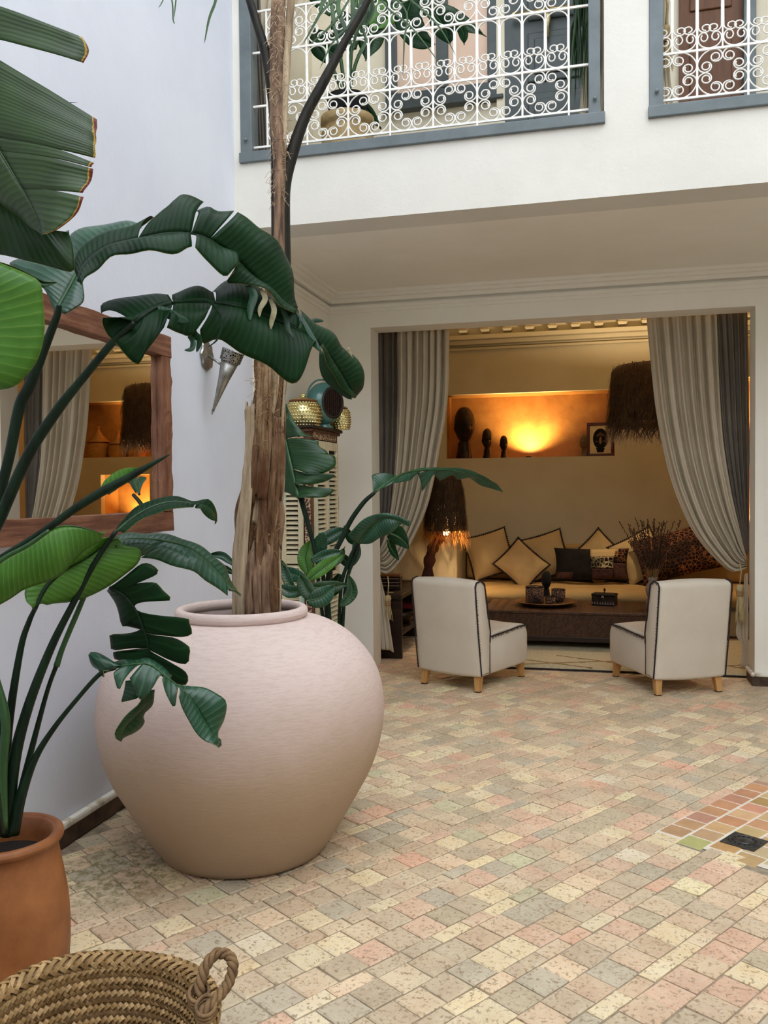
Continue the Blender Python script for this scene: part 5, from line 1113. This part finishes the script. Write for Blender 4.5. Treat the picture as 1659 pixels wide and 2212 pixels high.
for pts, w, m, d in [([(738, 1210), (700, 1180), (652, 1215)][::-1][:0] or [(668, 1240), (660, 1205), (672, 1165)], 36, 'leaf_bright', 4.8), ([(660, 1255), (700, 1225), (740, 1198)], 28, 'leaf_bright', 4.62), ([(664, 1268), (705, 1270), (752, 1262)], 30, 'leaf_mid', 4.6), ([(662, 1298), (695, 1290), (722, 1262)], 42, 'leaf_gloss', 4.45),
                     ([(665, 1255), (630, 1240), (596, 1232)], 30, 'leaf_gloss', 4.7), ([(662, 1275), (625, 1278), (600, 1262)], 28, 'leaf_gloss', 4.55), ([(672, 1212), (705, 1200), (740, 1190)], 26, 'leaf_gloss', 4.68), ([(690, 1175), (715, 1158), (750, 1140)], 30, 'leaf_gloss', 4.9), ([(700, 1228), (730, 1208), (745, 1180)], 20, 'leaf_mid', 4.7),
                     ([(600, 1205), (612, 1225), (625, 1245)], 16, 'leaf_gloss', 4.8), ([(508, 1222), (480, 1200), (450, 1198)], 18, 'leaf_gloss', 4.05), ([(508, 1240), (485, 1228), (450, 1204)][:2]+[(452, 1218)], 14, 'leaf_dark', 4.05), ([(735, 1240), (722, 1270), (700, 1290)], 30, 'leaf_dark', 4.85), ([(720, 1200), (745, 1210), (752, 1230)], 22, 'leaf_dark', 4.85), ([(745, 1135), (760, 1165), (790, 1170)], 20, 'leaf_dark', 4.8), ([(680, 1300), (660, 1270), (648, 1240)], 34, 'leaf_mid', 4.5), ([(735, 1310), (760, 1280), (752, 1240)], 26, 'leaf_mid', 4.6), ([(700, 1150), (690, 1185), (700, 1215)], 34, 'leaf_gloss', 4.75), ([(640, 1290), (620, 1250), (612, 1215)], 22, 'leaf_gloss', 4.6), ([(755, 1225), (770, 1195), (765, 1160)], 20, 'leaf_mid', 4.75)]:
    simple_leaf(pts, w, m, (d, d+.04), pb)
# ------------------------------------------------------------------ plants on the gallery
gp = ay(748, 290, 5.55)
g = empty('gallery_pot', (gp.x, 5.58, 3.32), 0, 'tan carved stone pot behind the long gallery railing', 'pot')
b = MB(); zt = ay(748, 258, 5.58).z-3.32; b.lathe([(.001, 0), (.13, 0), (.17, .1), (.175, zt-.10), (.155, zt-.06), (.18, zt-.05), (.18, zt), (.15, zt), (.14, zt-.05), (.001, zt-.06)], 40); b.build('body', simple('tan_carved_stone', '#a58a5e', '#c2a878', 18, .7, bs=.6, bd=.01), g, smooth=True)
b = MB(); b.lathe([(.001, zt-.05), (.11, zt-.05), (.14, zt+.14), (.13, zt+.14), (.12, zt+.11), (.001, zt+.11)], 30); b.build('black_liner', M['black'], g, smooth=True)
gl = empty('gallery_strelitzia', (gp.x, 5.58, 3.32+zt+.11), 0, 'broad-leaved plant in the tan pot behind the railing', 'plant'); dg = (gl.location-EYE).dot(FW)
for pts in ([(748, 215), (735, 120), (720, 20), (700, -60)], [(750, 215), (775, 120), (830, 40), (880, 0)], [(745, 215), (720, 150), (690, 90)], [(752, 215), (760, 100), (770, 0)]):
    stem('stalk', [(x, y, 4) for x, y in pts], M['stalk_light'], gl, dg)
for pts, w, m in [([(880, -10), (930, 20), (985, 40), (1050, 80)], 40, 'leaf_mid'), ([(900, -20), (880, 30), (900, 80), (940, 96)], 60, 'leaf_dark'), ([(930, 20), (960, 60), (972, 95)], 50, 'leaf_dark'), ([(985, 50), (1000, 70), (1002, 98)], 22, 'leaf_dark'), ([(735, 130), (700, 100), (680, 60)], 60, 'leaf_dark'), ([(770, 10), (800, 60), (790, 130)], 70, 'leaf_mid'), ([(720, 30), (690, -20), (660, -50)], 60, 'leaf_mid'), ([(752, 215), (790, 235), (822, 280)], 24, 'leaf_dark'), ([(760, 110), (745, 60), (725, 20)], 60, 'leaf_dark'), ([(800, 60), (840, 20), (870, -30)], 60, 'leaf_bright'), ([(860, 20), (830, 10), (800, 30)], 40, 'leaf_mid')]:
    simple_leaf(pts, w, m, (dg, dg+.05), gl, bulge=.02)
hp = empty('trailing_plant', ay(1268, -60, 5.35), 0, 'trailing grassy green plant hanging at the right end of the long railing', 'plant'); dh = (hp.location-EYE).dot(FW)
for k in range(38):
    x0 = random.uniform(1240, 1290); x1 = x0+random.uniform(-22, 10); yb = random.uniform(90, 235); blade([(x0, -70), (x0+random.uniform(-4, 4), 10), (x1+random.uniform(-5, 5), yb*.55), (x1, yb)], 2.3, M[random.choice(['frond', 'leaf_mid', 'leaf_mid'])], hp, dh+random.uniform(-.06, .06), 'leaf_strand')
# gallery curtains
def gcurt(name, L, R, Y, nf, amp, m, label, grp='curtains of the upper gallery'):
    e = empty('gallery_curtain', ay(*L[0], Y), 0, label, 'curtain', grp)
    o = curtain_grid(name, M[m], L, R, Y, nf, amp, None, nu=60); part_at(o, e); return e
gcurt('drape', [(545, -60), (545, 60), (550, 200), (553, 340)], [(700, -60), (640, 60), (590, 200), (585, 320)], 5.40, 5, .03, 'linen_cream', 'cream drape at the left end of the long railing')
gcurt('drape', [(528, -60), (535, 60), (545, 200), (552, 345)], [(560, -60), (565, 60), (572, 200), (580, 345)], 5.34, 4, .02, 'linen_grey', 'grey striped drape edge behind the left window post')
gcurt('drape', [(1262, -60), (1260, 60), (1258, 160), (1250, 270)], [(1310, -60), (1310, 60), (1306, 160), (1300, 262)], 5.38, 4, .03, 'linen', 'beige drape at the right end of the long railing')
gcurt('drape', [(1422, -60), (1424, 60), (1426, 150), (1428, 240)], [(1448, -60), (1444, 60), (1446, 150), (1456, 235)], 5.38, 3, .02, 'linen_cream', 'cream drape beside the left post of the short railing')
def rope(pts, Y, label):
    P = catmull([tuple(ay(x, y, Y)) for x, y in pts], 8); e = empty('curtain_rope', P[0], 0, label, 'rope')
    for s in (0, PI):
        b = MB(); b.tube([p+Vector((cos(i*.9+s), 0, sin(i*.9+s)))*.007 for i, p in enumerate(P)], .007, 5); part_at(b.build('strand', M['tassel'], None, smooth=True), e)
rope([(548, 10), (556, 50), (570, 80), (584, 120)], 5.33, 'twisted rope tie on the left gallery drape')
tg_ = tie_back(1438, 55, 5.32, 'straw rope tassel behind the left post of the short railing', 30, .16); tg_.scale = (1.1, 1.1, 1.1)
# ------------------------------------------------------------------ mirror in a frame of hewn beams
XM0, XM1 = XL+.05, XL+.085
my0, my1, mz0, mz1 = 2.42, 4.015, 1.300, 2.292
mi = empty('wall_mirror', (XL, (my0+my1)/2, mz0), 0, 'large wall mirror in a thick frame of hewn reddish beams, behind the leaves at left', 'mirror')
def beam(name, y0, y1, z0, z1, m, x0=XL, x1=XM1, seed=1):
    n = 26; long_y = (y1-y0) > (z1-z0); b = MB(); pr = [(0, 0), (.5, 0), (1, 0), (1, .5), (1, 1), (.5, 1), (0, 1), (0, .5)]
    for i in range(n+1):
        t = i/n
        for k, (u, v) in enumerate(pr):
            d = .006*noise.noise(Vector((t*9+seed*3, k*1.7, seed)))+.003*noise.noise(Vector((t*30, k*3, seed)))
            X = x0+(x1-x0)*u
            if long_y: p = (X+(d if u > .1 else 0), y0+(y1-y0)*t, z0+(z1-z0)*v+d*(1 if v > .6 else -1 if v < .4 else 0))
            else: p = (X+(d if u > .1 else 0), y0+(y1-y0)*v+d*(1 if v > .6 else -1 if v < .4 else 0), z0+(z1-z0)*t)
            b.v.append((p[0]-XL, p[1]-(my0+my1)/2, p[2]-mz0))
    b.f = [(i*8+k, i*8+(k+1) % 8, (i+1)*8+(k+1) % 8, (i+1)*8+k) for i in range(n) for k in range(8)]+[tuple(range(7, -1, -1)), tuple(n*8+k for k in range(8))]
    return b.build(name, m, mi, bevel=.003)
beam('top_beam', my0, my1, mz1-.105, mz1, M['beam_wood'], seed=2); beam('bottom_beam', my0, my1, mz0, mz0+.10, M['beam_wood'], seed=5)
beam('side_beam', my1-.095, my1-.004, mz0+.10, mz1-.105, M['beam_wood_v'], seed=7); beam('side_beam', my0+.004, my0+.115, mz0+.10, mz1-.105, M['beam_wood_v'], seed=9)
bx('mirror_glass', M['mirror'], (.045, .051, my0-(my0+my1)/2+.1, my1-(my0+my1)/2-.1, .09, mz1-mz0-.09), mi)
# ------------------------------------------------------------------ wall sconce
ps = ax(447, 768, XL+.01); sc_ = empty('wall_sconce', ps, 0, 'pierced pewter cone sconce hanging on the wall between mirror and trunk', 'sconce')
b = MB(); pts = [(0.075*(1+.08*cos(8*a))*cos(a), .085*(1+.08*cos(8*a))*sin(a)) for a in [2*PI*k/48 for k in range(48)]]
n = len(pts); b.add([(0, y, z) for y, z in pts]+[(.008, y*.93, z*.93) for y, z in pts]+[(.012, y*.4, z*.4) for y, z in pts], [(i, (i+1) % n, n+(i+1) % n, n+i) for i in range(n)]+[(n+i, n+(i+1) % n, 2*n+(i+1) % n, 2*n+i) for i in range(n)]+[tuple(2*n+i for i in range(n))]); b.build('wall_plate', M['pewter'], sc_, smooth=False)
dS = (ps-EYE).dot(FW)-.06
top, tip = atd(503, 762, dS-.03), atd(460, 888, dS+.02); axv = (top-tip); Ls = axv.length; Mz = Matrix.Translation(tip-ps) @ Vector((0, 0, 1)).rotation_difference(axv).to_matrix().to_4x4()
b = MB(); b.tube([(.01, 0, 0), atd(480, 789, dS)-ps], .008, 8); b.build('arm', M['pewter'], sc_, smooth=True)
b = MB(); b.lathe([(.002, .012), (.0075, .0), (.008, .02), (.010, .03), (.017, .09), (.032, Ls*.55), (.052, Ls*.86), (.050, Ls*.86), (.004, .05)], 24, M=Mz); b.build('cone', M['pewter'], sc_, smooth=True)
b = MB(); b.lathe([(.053, Ls*.84), (.060, Ls*.855), (.064, Ls*1.02), (.068, Ls*1.03), (.062, Ls*1.03), (.057, Ls*.87)], 28, M=Mz); b.build('pierced_collar', M['pierced'], sc_, smooth=True)
b = MB(); b.lathe([(.001, -.022), (.004, -.018), (.004, -.008), (.010, .0), (.006, .008), (.0095, .014), (.004, .022)], 14, M=Mz); b.build('finial', M['pewter'], sc_, smooth=True)
for s in (-1, 1):
    for k in range(9):
        z = Ls*(.50+.035*k); r = .0285+.00145*k*3*.35+.0006*k*k*.6
        rr = .029+(.052-.032)*((z/Ls-.55)/.31); a0 = -PI/2+.25+s*.12*(1 if k % 2 else .3)
        b = MB(); b.lathe([(.0032, 0), (.0001, .0006)], 8, M=Mz @ Matrix.Rotation(a0, 4, 'Z') @ Matrix.Translation((rr+.0022, 0, z)) @ Matrix.Rotation(PI/2, 4, 'Y')); b.build('pierced_hole', M['black'], sc_)
# ------------------------------------------------------------------ louvred cabinet in the corner
ky0, ky1, kx0, kx1, kz = 5.62, 6.24, XL+.01, -1.955, 1.93
cb_ = empty('louvred_cabinet', ((kx0+kx1)/2, (ky0+ky1)/2, 0), 0, 'tall narrow cabinet of chipped cream louvred shutters in the corner', 'cabinet')
cx, cy = (kx0+kx1)/2, (ky0+ky1)/2; hx, hy = (kx1-kx0)/2, (ky1-ky0)/2
bx('carcass', M['cab_wood'], (-hx+.012, hx-.02, -hy+.02, hy-.012, .02, kz-.01), cb_)
for (a, c) in ((-hx, -hy), (hx-.05, -hy), (hx-.05, hy-.05), (-hx, hy-.05)): bx('corner_post', M['cab_wood'], (a, a+.05, c, c+.05, 0, kz), cb_, bevel=.004)
bx('carved_band', M['carved'], (-hx+.05, hx-.05, -hy-.004, -hy+.01, kz-.12, kz-.005), cb_); bx('carved_band', M['carved'], (hx-.01, hx+.004, -hy+.05, hy-.05, kz-.07, kz-.005), cb_)
bx('carved_pilaster', M['carved'], (hx-.046, hx-.004, -hy-.006, -hy, .05, kz-.14), cb_)
bx('top_board', M['dark_wood'], (-hx, hx+.035, -hy-.04, hy+.03, kz, kz+.022), cb_, bevel=.006); bx('cornice', M['cab_wood'], (-hx, hx+.02, -hy-.022, hy+.015, kz-.022, kz), cb_, bevel=.006)
def shutter(name, face, a0, a1, z0, z1, rails):
    # face 'y': faces the camera at y=-hy ; face 'x': faces +x at x=hx
    def B(n_, u0, u1, w0, w1, q0, q1, par, m=M['shutter'], tilt=0, **k):
        dims = (u0, u1, -hy-w1, -hy-w0, q0, q1) if face == 'y' else (hx+w0, hx+w1, u0, u1, q0, q1)
        if not tilt: return bx(n_, m, dims, par, **k)
        cx_, cy_, cz_ = (dims[0]+dims[1])/2, (dims[2]+dims[3])/2, (dims[4]+dims[5])/2
        d = (dims[0]-cx_, dims[1]-cx_, dims[2]-cy_, dims[3]-cy_, dims[4]-cz_, dims[5]-cz_)
        return bx(n_, m, d, par, loc=(cx_, cy_, cz_), rot=(-tilt, 0, 0) if face == 'y' else (0, -tilt, 0), **k)
    s = B(name, a0, a0+.035, 0, .022, z0, z1, cb_, bevel=.002); B('stile', a1-.035, a1, 0, .022, z0, z1, s, bevel=.002)
    B('backing', a0+.035, a1-.035, 0, .003, z0, z1, s, M['black'])
    zs = [z0]+rails+[z1]
    for k, z in enumerate(zs): B('rail', a0+.035, a1-.035, 0, .021, z-(.03 if 0 < k < len(zs)-1 else 0 if k == 0 else .06), z+(.03 if 0 < k < len(zs)-1 else .06 if k == 0 else 0), s, bevel=.002)
    for za, zb2 in zip(zs, zs[1:]):
        z = za+.08
        while z < zb2-.065: B('slat', a0+.034, a1-.034, .006, .012, z-.016, z+.016, s, tilt=.75); z += .034
shutter('shutter', 'y', -hx+.05, hx-.055, .06, kz-.14, [1.02, .55]); shutter('shutter', 'x', -hy+.052, -.002, .06, kz-.08, [.96]); shutter('shutter', 'x', .002, hy-.052, .06, kz-.08, [.96])
b = MB(); b.tube([(hx+.035, -.03, .95), (hx+.035, .12, .95)], .008, 6); b.tube([(hx+.03, .02, .95), (hx+.04, .02, .90), (hx+.035, .02, .80)], .007, 6); b.box(hx+.02, hx+.04, -.01, .03, .91, .98); b.build('latch', M['mesh_dark'], cb_)
b = MB(); b.box(hx, hx+.012, hy-.03, hy-.015, 1.35, 1.45); b.build('hinge', M['mesh_dark'], cb_)
ktop = kz+.0225
def hobnail(px, r, h, kx, ky, label):
    g = empty('hobnail_jar', (kx, ky, ktop), 0, label, 'jar', 'gold hobnail jars on the cabinet')
    pr = [(.001, 0), (r*.80, 0), (r*.92, h*.08), (r, h*.30), (r*1.0, h*.55), (r*.92, h*.78), (r*.72, h*.92), (r*.70, h*.95)]; b = MB(); b.lathe(pr, 40); b.build('body', M['gold'], g, smooth=True)
    prof = Path([Vector((a, 0, c)) for a, c in pr[1:7]], False); b = MB(); rows = 8 if r > .1 else 9
    for k in range(rows):
        p = prof.at(.06+.88*k/(rows-1)); nn = int(2*PI*p.x/.022)
        for i in range(nn):
            a = 2*PI*(i+.5*(k % 2))/nn; c = Vector((cos(a)*p.x, sin(a)*p.x, p.z)); nr = Vector((cos(a), sin(a), 0)); tt = Vector((-sin(a), cos(a), 0)); s = .0095
            b.add([c+tt*s, c+Vector((0, 0, s)), c-tt*s, c-Vector((0, 0, s)), c+nr*.013], [(0, 1, 4), (1, 2, 4), (2, 3, 4), (3, 0, 4)])
    b.build('hobnails', M['gold'], g, smooth=True, kind='stuff')
    b = MB(); b.lathe([(r*.74, h*.93), (r*.80, h*.95), (r*.78, h*1.0), (r*.5, h*1.02)], 32); b.build('wood_collar', M['jar_wood'], g, smooth=True)
    b = MB(); b.lathe([(r*.66, h*1.01), (r*.5, h*1.08), (r*.22, h*1.10), (r*.12, h*1.14), (r*.22, h*1.19), (r*.12, h*1.25), (.001, h*1.26)], 24); b.build('lid', M['gold'], g, smooth=True)
ja = ax(0, 0, 1) if 0 else None
q1_ = ay(655, 880, 5.80); hobnail(655, .128, .19, q1_.x, 5.80, 'big gold hobnail jar at the front left on top of the cabinet')
q2_ = ay(735, 900, 6.17); hobnail(735, .072, .165, q2_.x, 6.17, 'slim gold hobnail jar with a wooden collar at the right end of the cabinet')
q3_ = ay(698, 830, 6.0); g = empty('enamel_heater', (q3_.x, 6.01, ktop), 0, 'round teal enamel lantern-like canister with a dark grille, between the gold jars', 'lantern')
R3 = (Matrix.Rotation(.45, 4, 'Z') @ Matrix.Rotation(PI/2, 4, 'X'))
Mt = Matrix.Translation((0, 0, .185)) @ Matrix.Rotation(-.42, 4, 'Z') @ Matrix.Rotation(PI/2, 4, 'Y')
b = MB(); b.lathe([(.001, -.11), (.06, -.105), (.12, -.075), (.15, -.02), (.153, .02), (.14, .06), (.115, .085), (.10, .09)], 40, M=Mt); b.build('body', M['teal'], g, smooth=True)
b = MB(); b.lathe([(.112, .082), (.118, .092), (.108, .098), (.10, .085)], 36, M=Mt); b.lathe([(.10, .080), (.001, .082)], 36, M=Mt)
for k in range(-4, 5):
    w = math.sqrt(max(0, .1**2-(k*.022)**2)); b.tube([Mt @ Vector((-w, k*.022, .088)), Mt @ Vector((w, k*.022, .088))], .0028, 4); b.tube([Mt @ Vector((k*.022, -w, .091)), Mt @ Vector((k*.022, w, .091))], .0028, 4)
b.build('grille', M['mesh_dark'], g)
b = MB(); pts = [Mt @ Vector((-.175*sin(a), .175*cos(a), -.01)) for a in [PI*k/14 for k in range(15)]]; b.tube(pts, .007, 6); b.build('handle', M['teal'], g, smooth=True)
b = MB(); b.lathe([(.06, 0), (.065, .01), (.03, .035), (.03, .05)], 24, cap=True); b.build('foot', M['teal'], g, smooth=True)
# ------------------------------------------------------------------ palm-leaf basket
bc = atd(190, 2208, 1.88); BZ = bc.z; BR = .262
bk = empty('palm_leaf_basket', (bc.x, bc.y, 0), 0, 'woven palm-leaf basket with a rope handle at the bottom left', 'basket')
def bprof(t): return .175+(BR-.175)*t**.6, .008+(BZ-.02)*t
b = MB(); b.lathe([(.001, .006)]+[(bprof(k/30)[0]+.004*sin(k/30*9*2*PI), bprof(k/30)[1]) for k in range(31)]+[(bprof(k/30)[0]-.012+.004*sin(k/30*9*2*PI), bprof(k/30)[1]+.008) for k in range(30, -1, -1)]+[(.001, .02)], 72); b.build('wall', M['braid_dark'], bk, smooth=True)
def strand(b, c, d1, n1, L, w, th):
    d = d1.normalized(); s = n1.cross(d).normalized(); P = []
    for t, k in ((-.5, .25), (-.2, 1), (.2, 1), (.5, .25)):
        for q in (-1, 1): P.append(c+d*L*t+s*w*q*.5+n1*th*(1-4*t*t))
    P += [c-d*L*.5-n1*th, c+d*L*.5-n1*th]
    b.add(P, [(0, 1, 3, 2), (2, 3, 5, 4), (4, 5, 7, 6), (0, 2, 8), (2, 4, 9, 8), (4, 6, 9), (1, 8, 3), (3, 8, 9, 5), (5, 9, 7)])
rows = 11
for inner in (1, 0):
    b = MB()
    for r_ in range(rows):
        t = (r_+.5)/rows; R_, z = bprof(t); R_ += (-.014 if inner else .006); n = int(2*PI*R_/.0145); hh = BZ/rows
        for k in range(n):
            a = 2*PI*(k+random.uniform(-.1, .1))/n
            nr = Vector((cos(a), sin(a), 0))*(-1 if inner else 1); ta = Vector((-sin(a), cos(a), 0)); up = Vector((0, 0, 1))
            for s in (-1, 1):
                c = Vector((cos(a)*R_, sin(a)*R_, z+s*hh*.22)); nn_ = (nr+up*s*.55).normalized(); strand(b, c, ta+up*s*(-.95), nn_, hh*.74, .0105, .0045)
    b.build('inner_braid' if inner else 'outer_braid', M['braid'], bk, kind='stuff')
# braided rim: herringbone rope around a torus
def rope_path(P, rad, step, L, name, m, parent, closed=False):
    pth = Path(P, False); n = int(pth.L/step); b = MB()
    b.tube(pth.p, rad*.8, 7)
    up0 = Vector((.01, .02, 1)).normalized()
    for k in range(n):
        p = pth.at((k+.5)/n); d = (pth.at(min(1, (k+1)/n))-pth.at(k/n)).normalized(); u = d.cross(up0); u = u.normalized() if u.length > .2 else d.orthogonal().normalized(); w = u.cross(d)
        for j in range(6):
            a = 2*PI*(j+.5*(k % 2))/6; nr = u*cos(a)+w*sin(a); tt = d.cross(nr); strand(b, p+nr*rad, d+tt*(.8 if j % 2 else -.8), nr, L, .010, .004)
    return b.build(name, m, parent, kind='stuff')
ring = [(cos(2*PI*k/90)*BR*1.01, sin(2*PI*k/90)*BR*1.01, BZ-.005+.006*sin(2*PI*k/90*3)) for k in range(91)]
rope_path(ring, .020, .013, .030, 'braided_rim', M['braid'], bk)
hb = [atd(x, y, d)-Vector((bc.x, bc.y, 0)) for x, y, d in ((430, 2150, 1.82), (434, 2120, 1.83), (445, 2085, 1.85), (468, 2060, 1.87), (495, 2065, 1.87), (503, 2090, 1.85), (492, 2125, 1.83), (470, 2155, 1.80), (445, 2180, 1.78), (435, 2195, 1.77))]
def twist(P, rad, name, n=3, tw=120):
    C2 = catmull(P, 10); L = 0; acc = [0]
    for a, c in zip(C2, C2[1:]): L += (c-a).length; acc.append(L)
    for s in range(n):
        b = MB(); pts = []
        pth = Path(C2, False); m = 110
        for i in range(m+1):
            t = i/m; p = pth.at(t); d = (pth.at(min(1, t+.01))-pth.at(max(0, t-.01))).normalized(); u = d.cross(FW).normalized(); w = u.cross(d); a = t*L*tw+2*PI*s/n; pts.append(p+(u*cos(a)+w*sin(a))*rad*.8)
        b.tube(pts, rad*.72, 6); b.build(name, M['braid_dark'] if s == 1 else M['twig_pale'] if 0 else M['braid_dark'], bk, smooth=True)
twist(hb, .0085, 'handle_strand')
for i in (0, 8):
    p = hb[i]; 
    for k in range(3):
        b = MB(); pts = [p+RI*cos(a)*.021+UP*(sin(a)*.010+k*.007-.007)+FW*sin(a)*.021 for a in [2*PI*j/12 for j in range(13)]]; b.tube(pts, .0045, 5, cap=False); b.build('lashing', M['braid_dark'], bk, smooth=True)
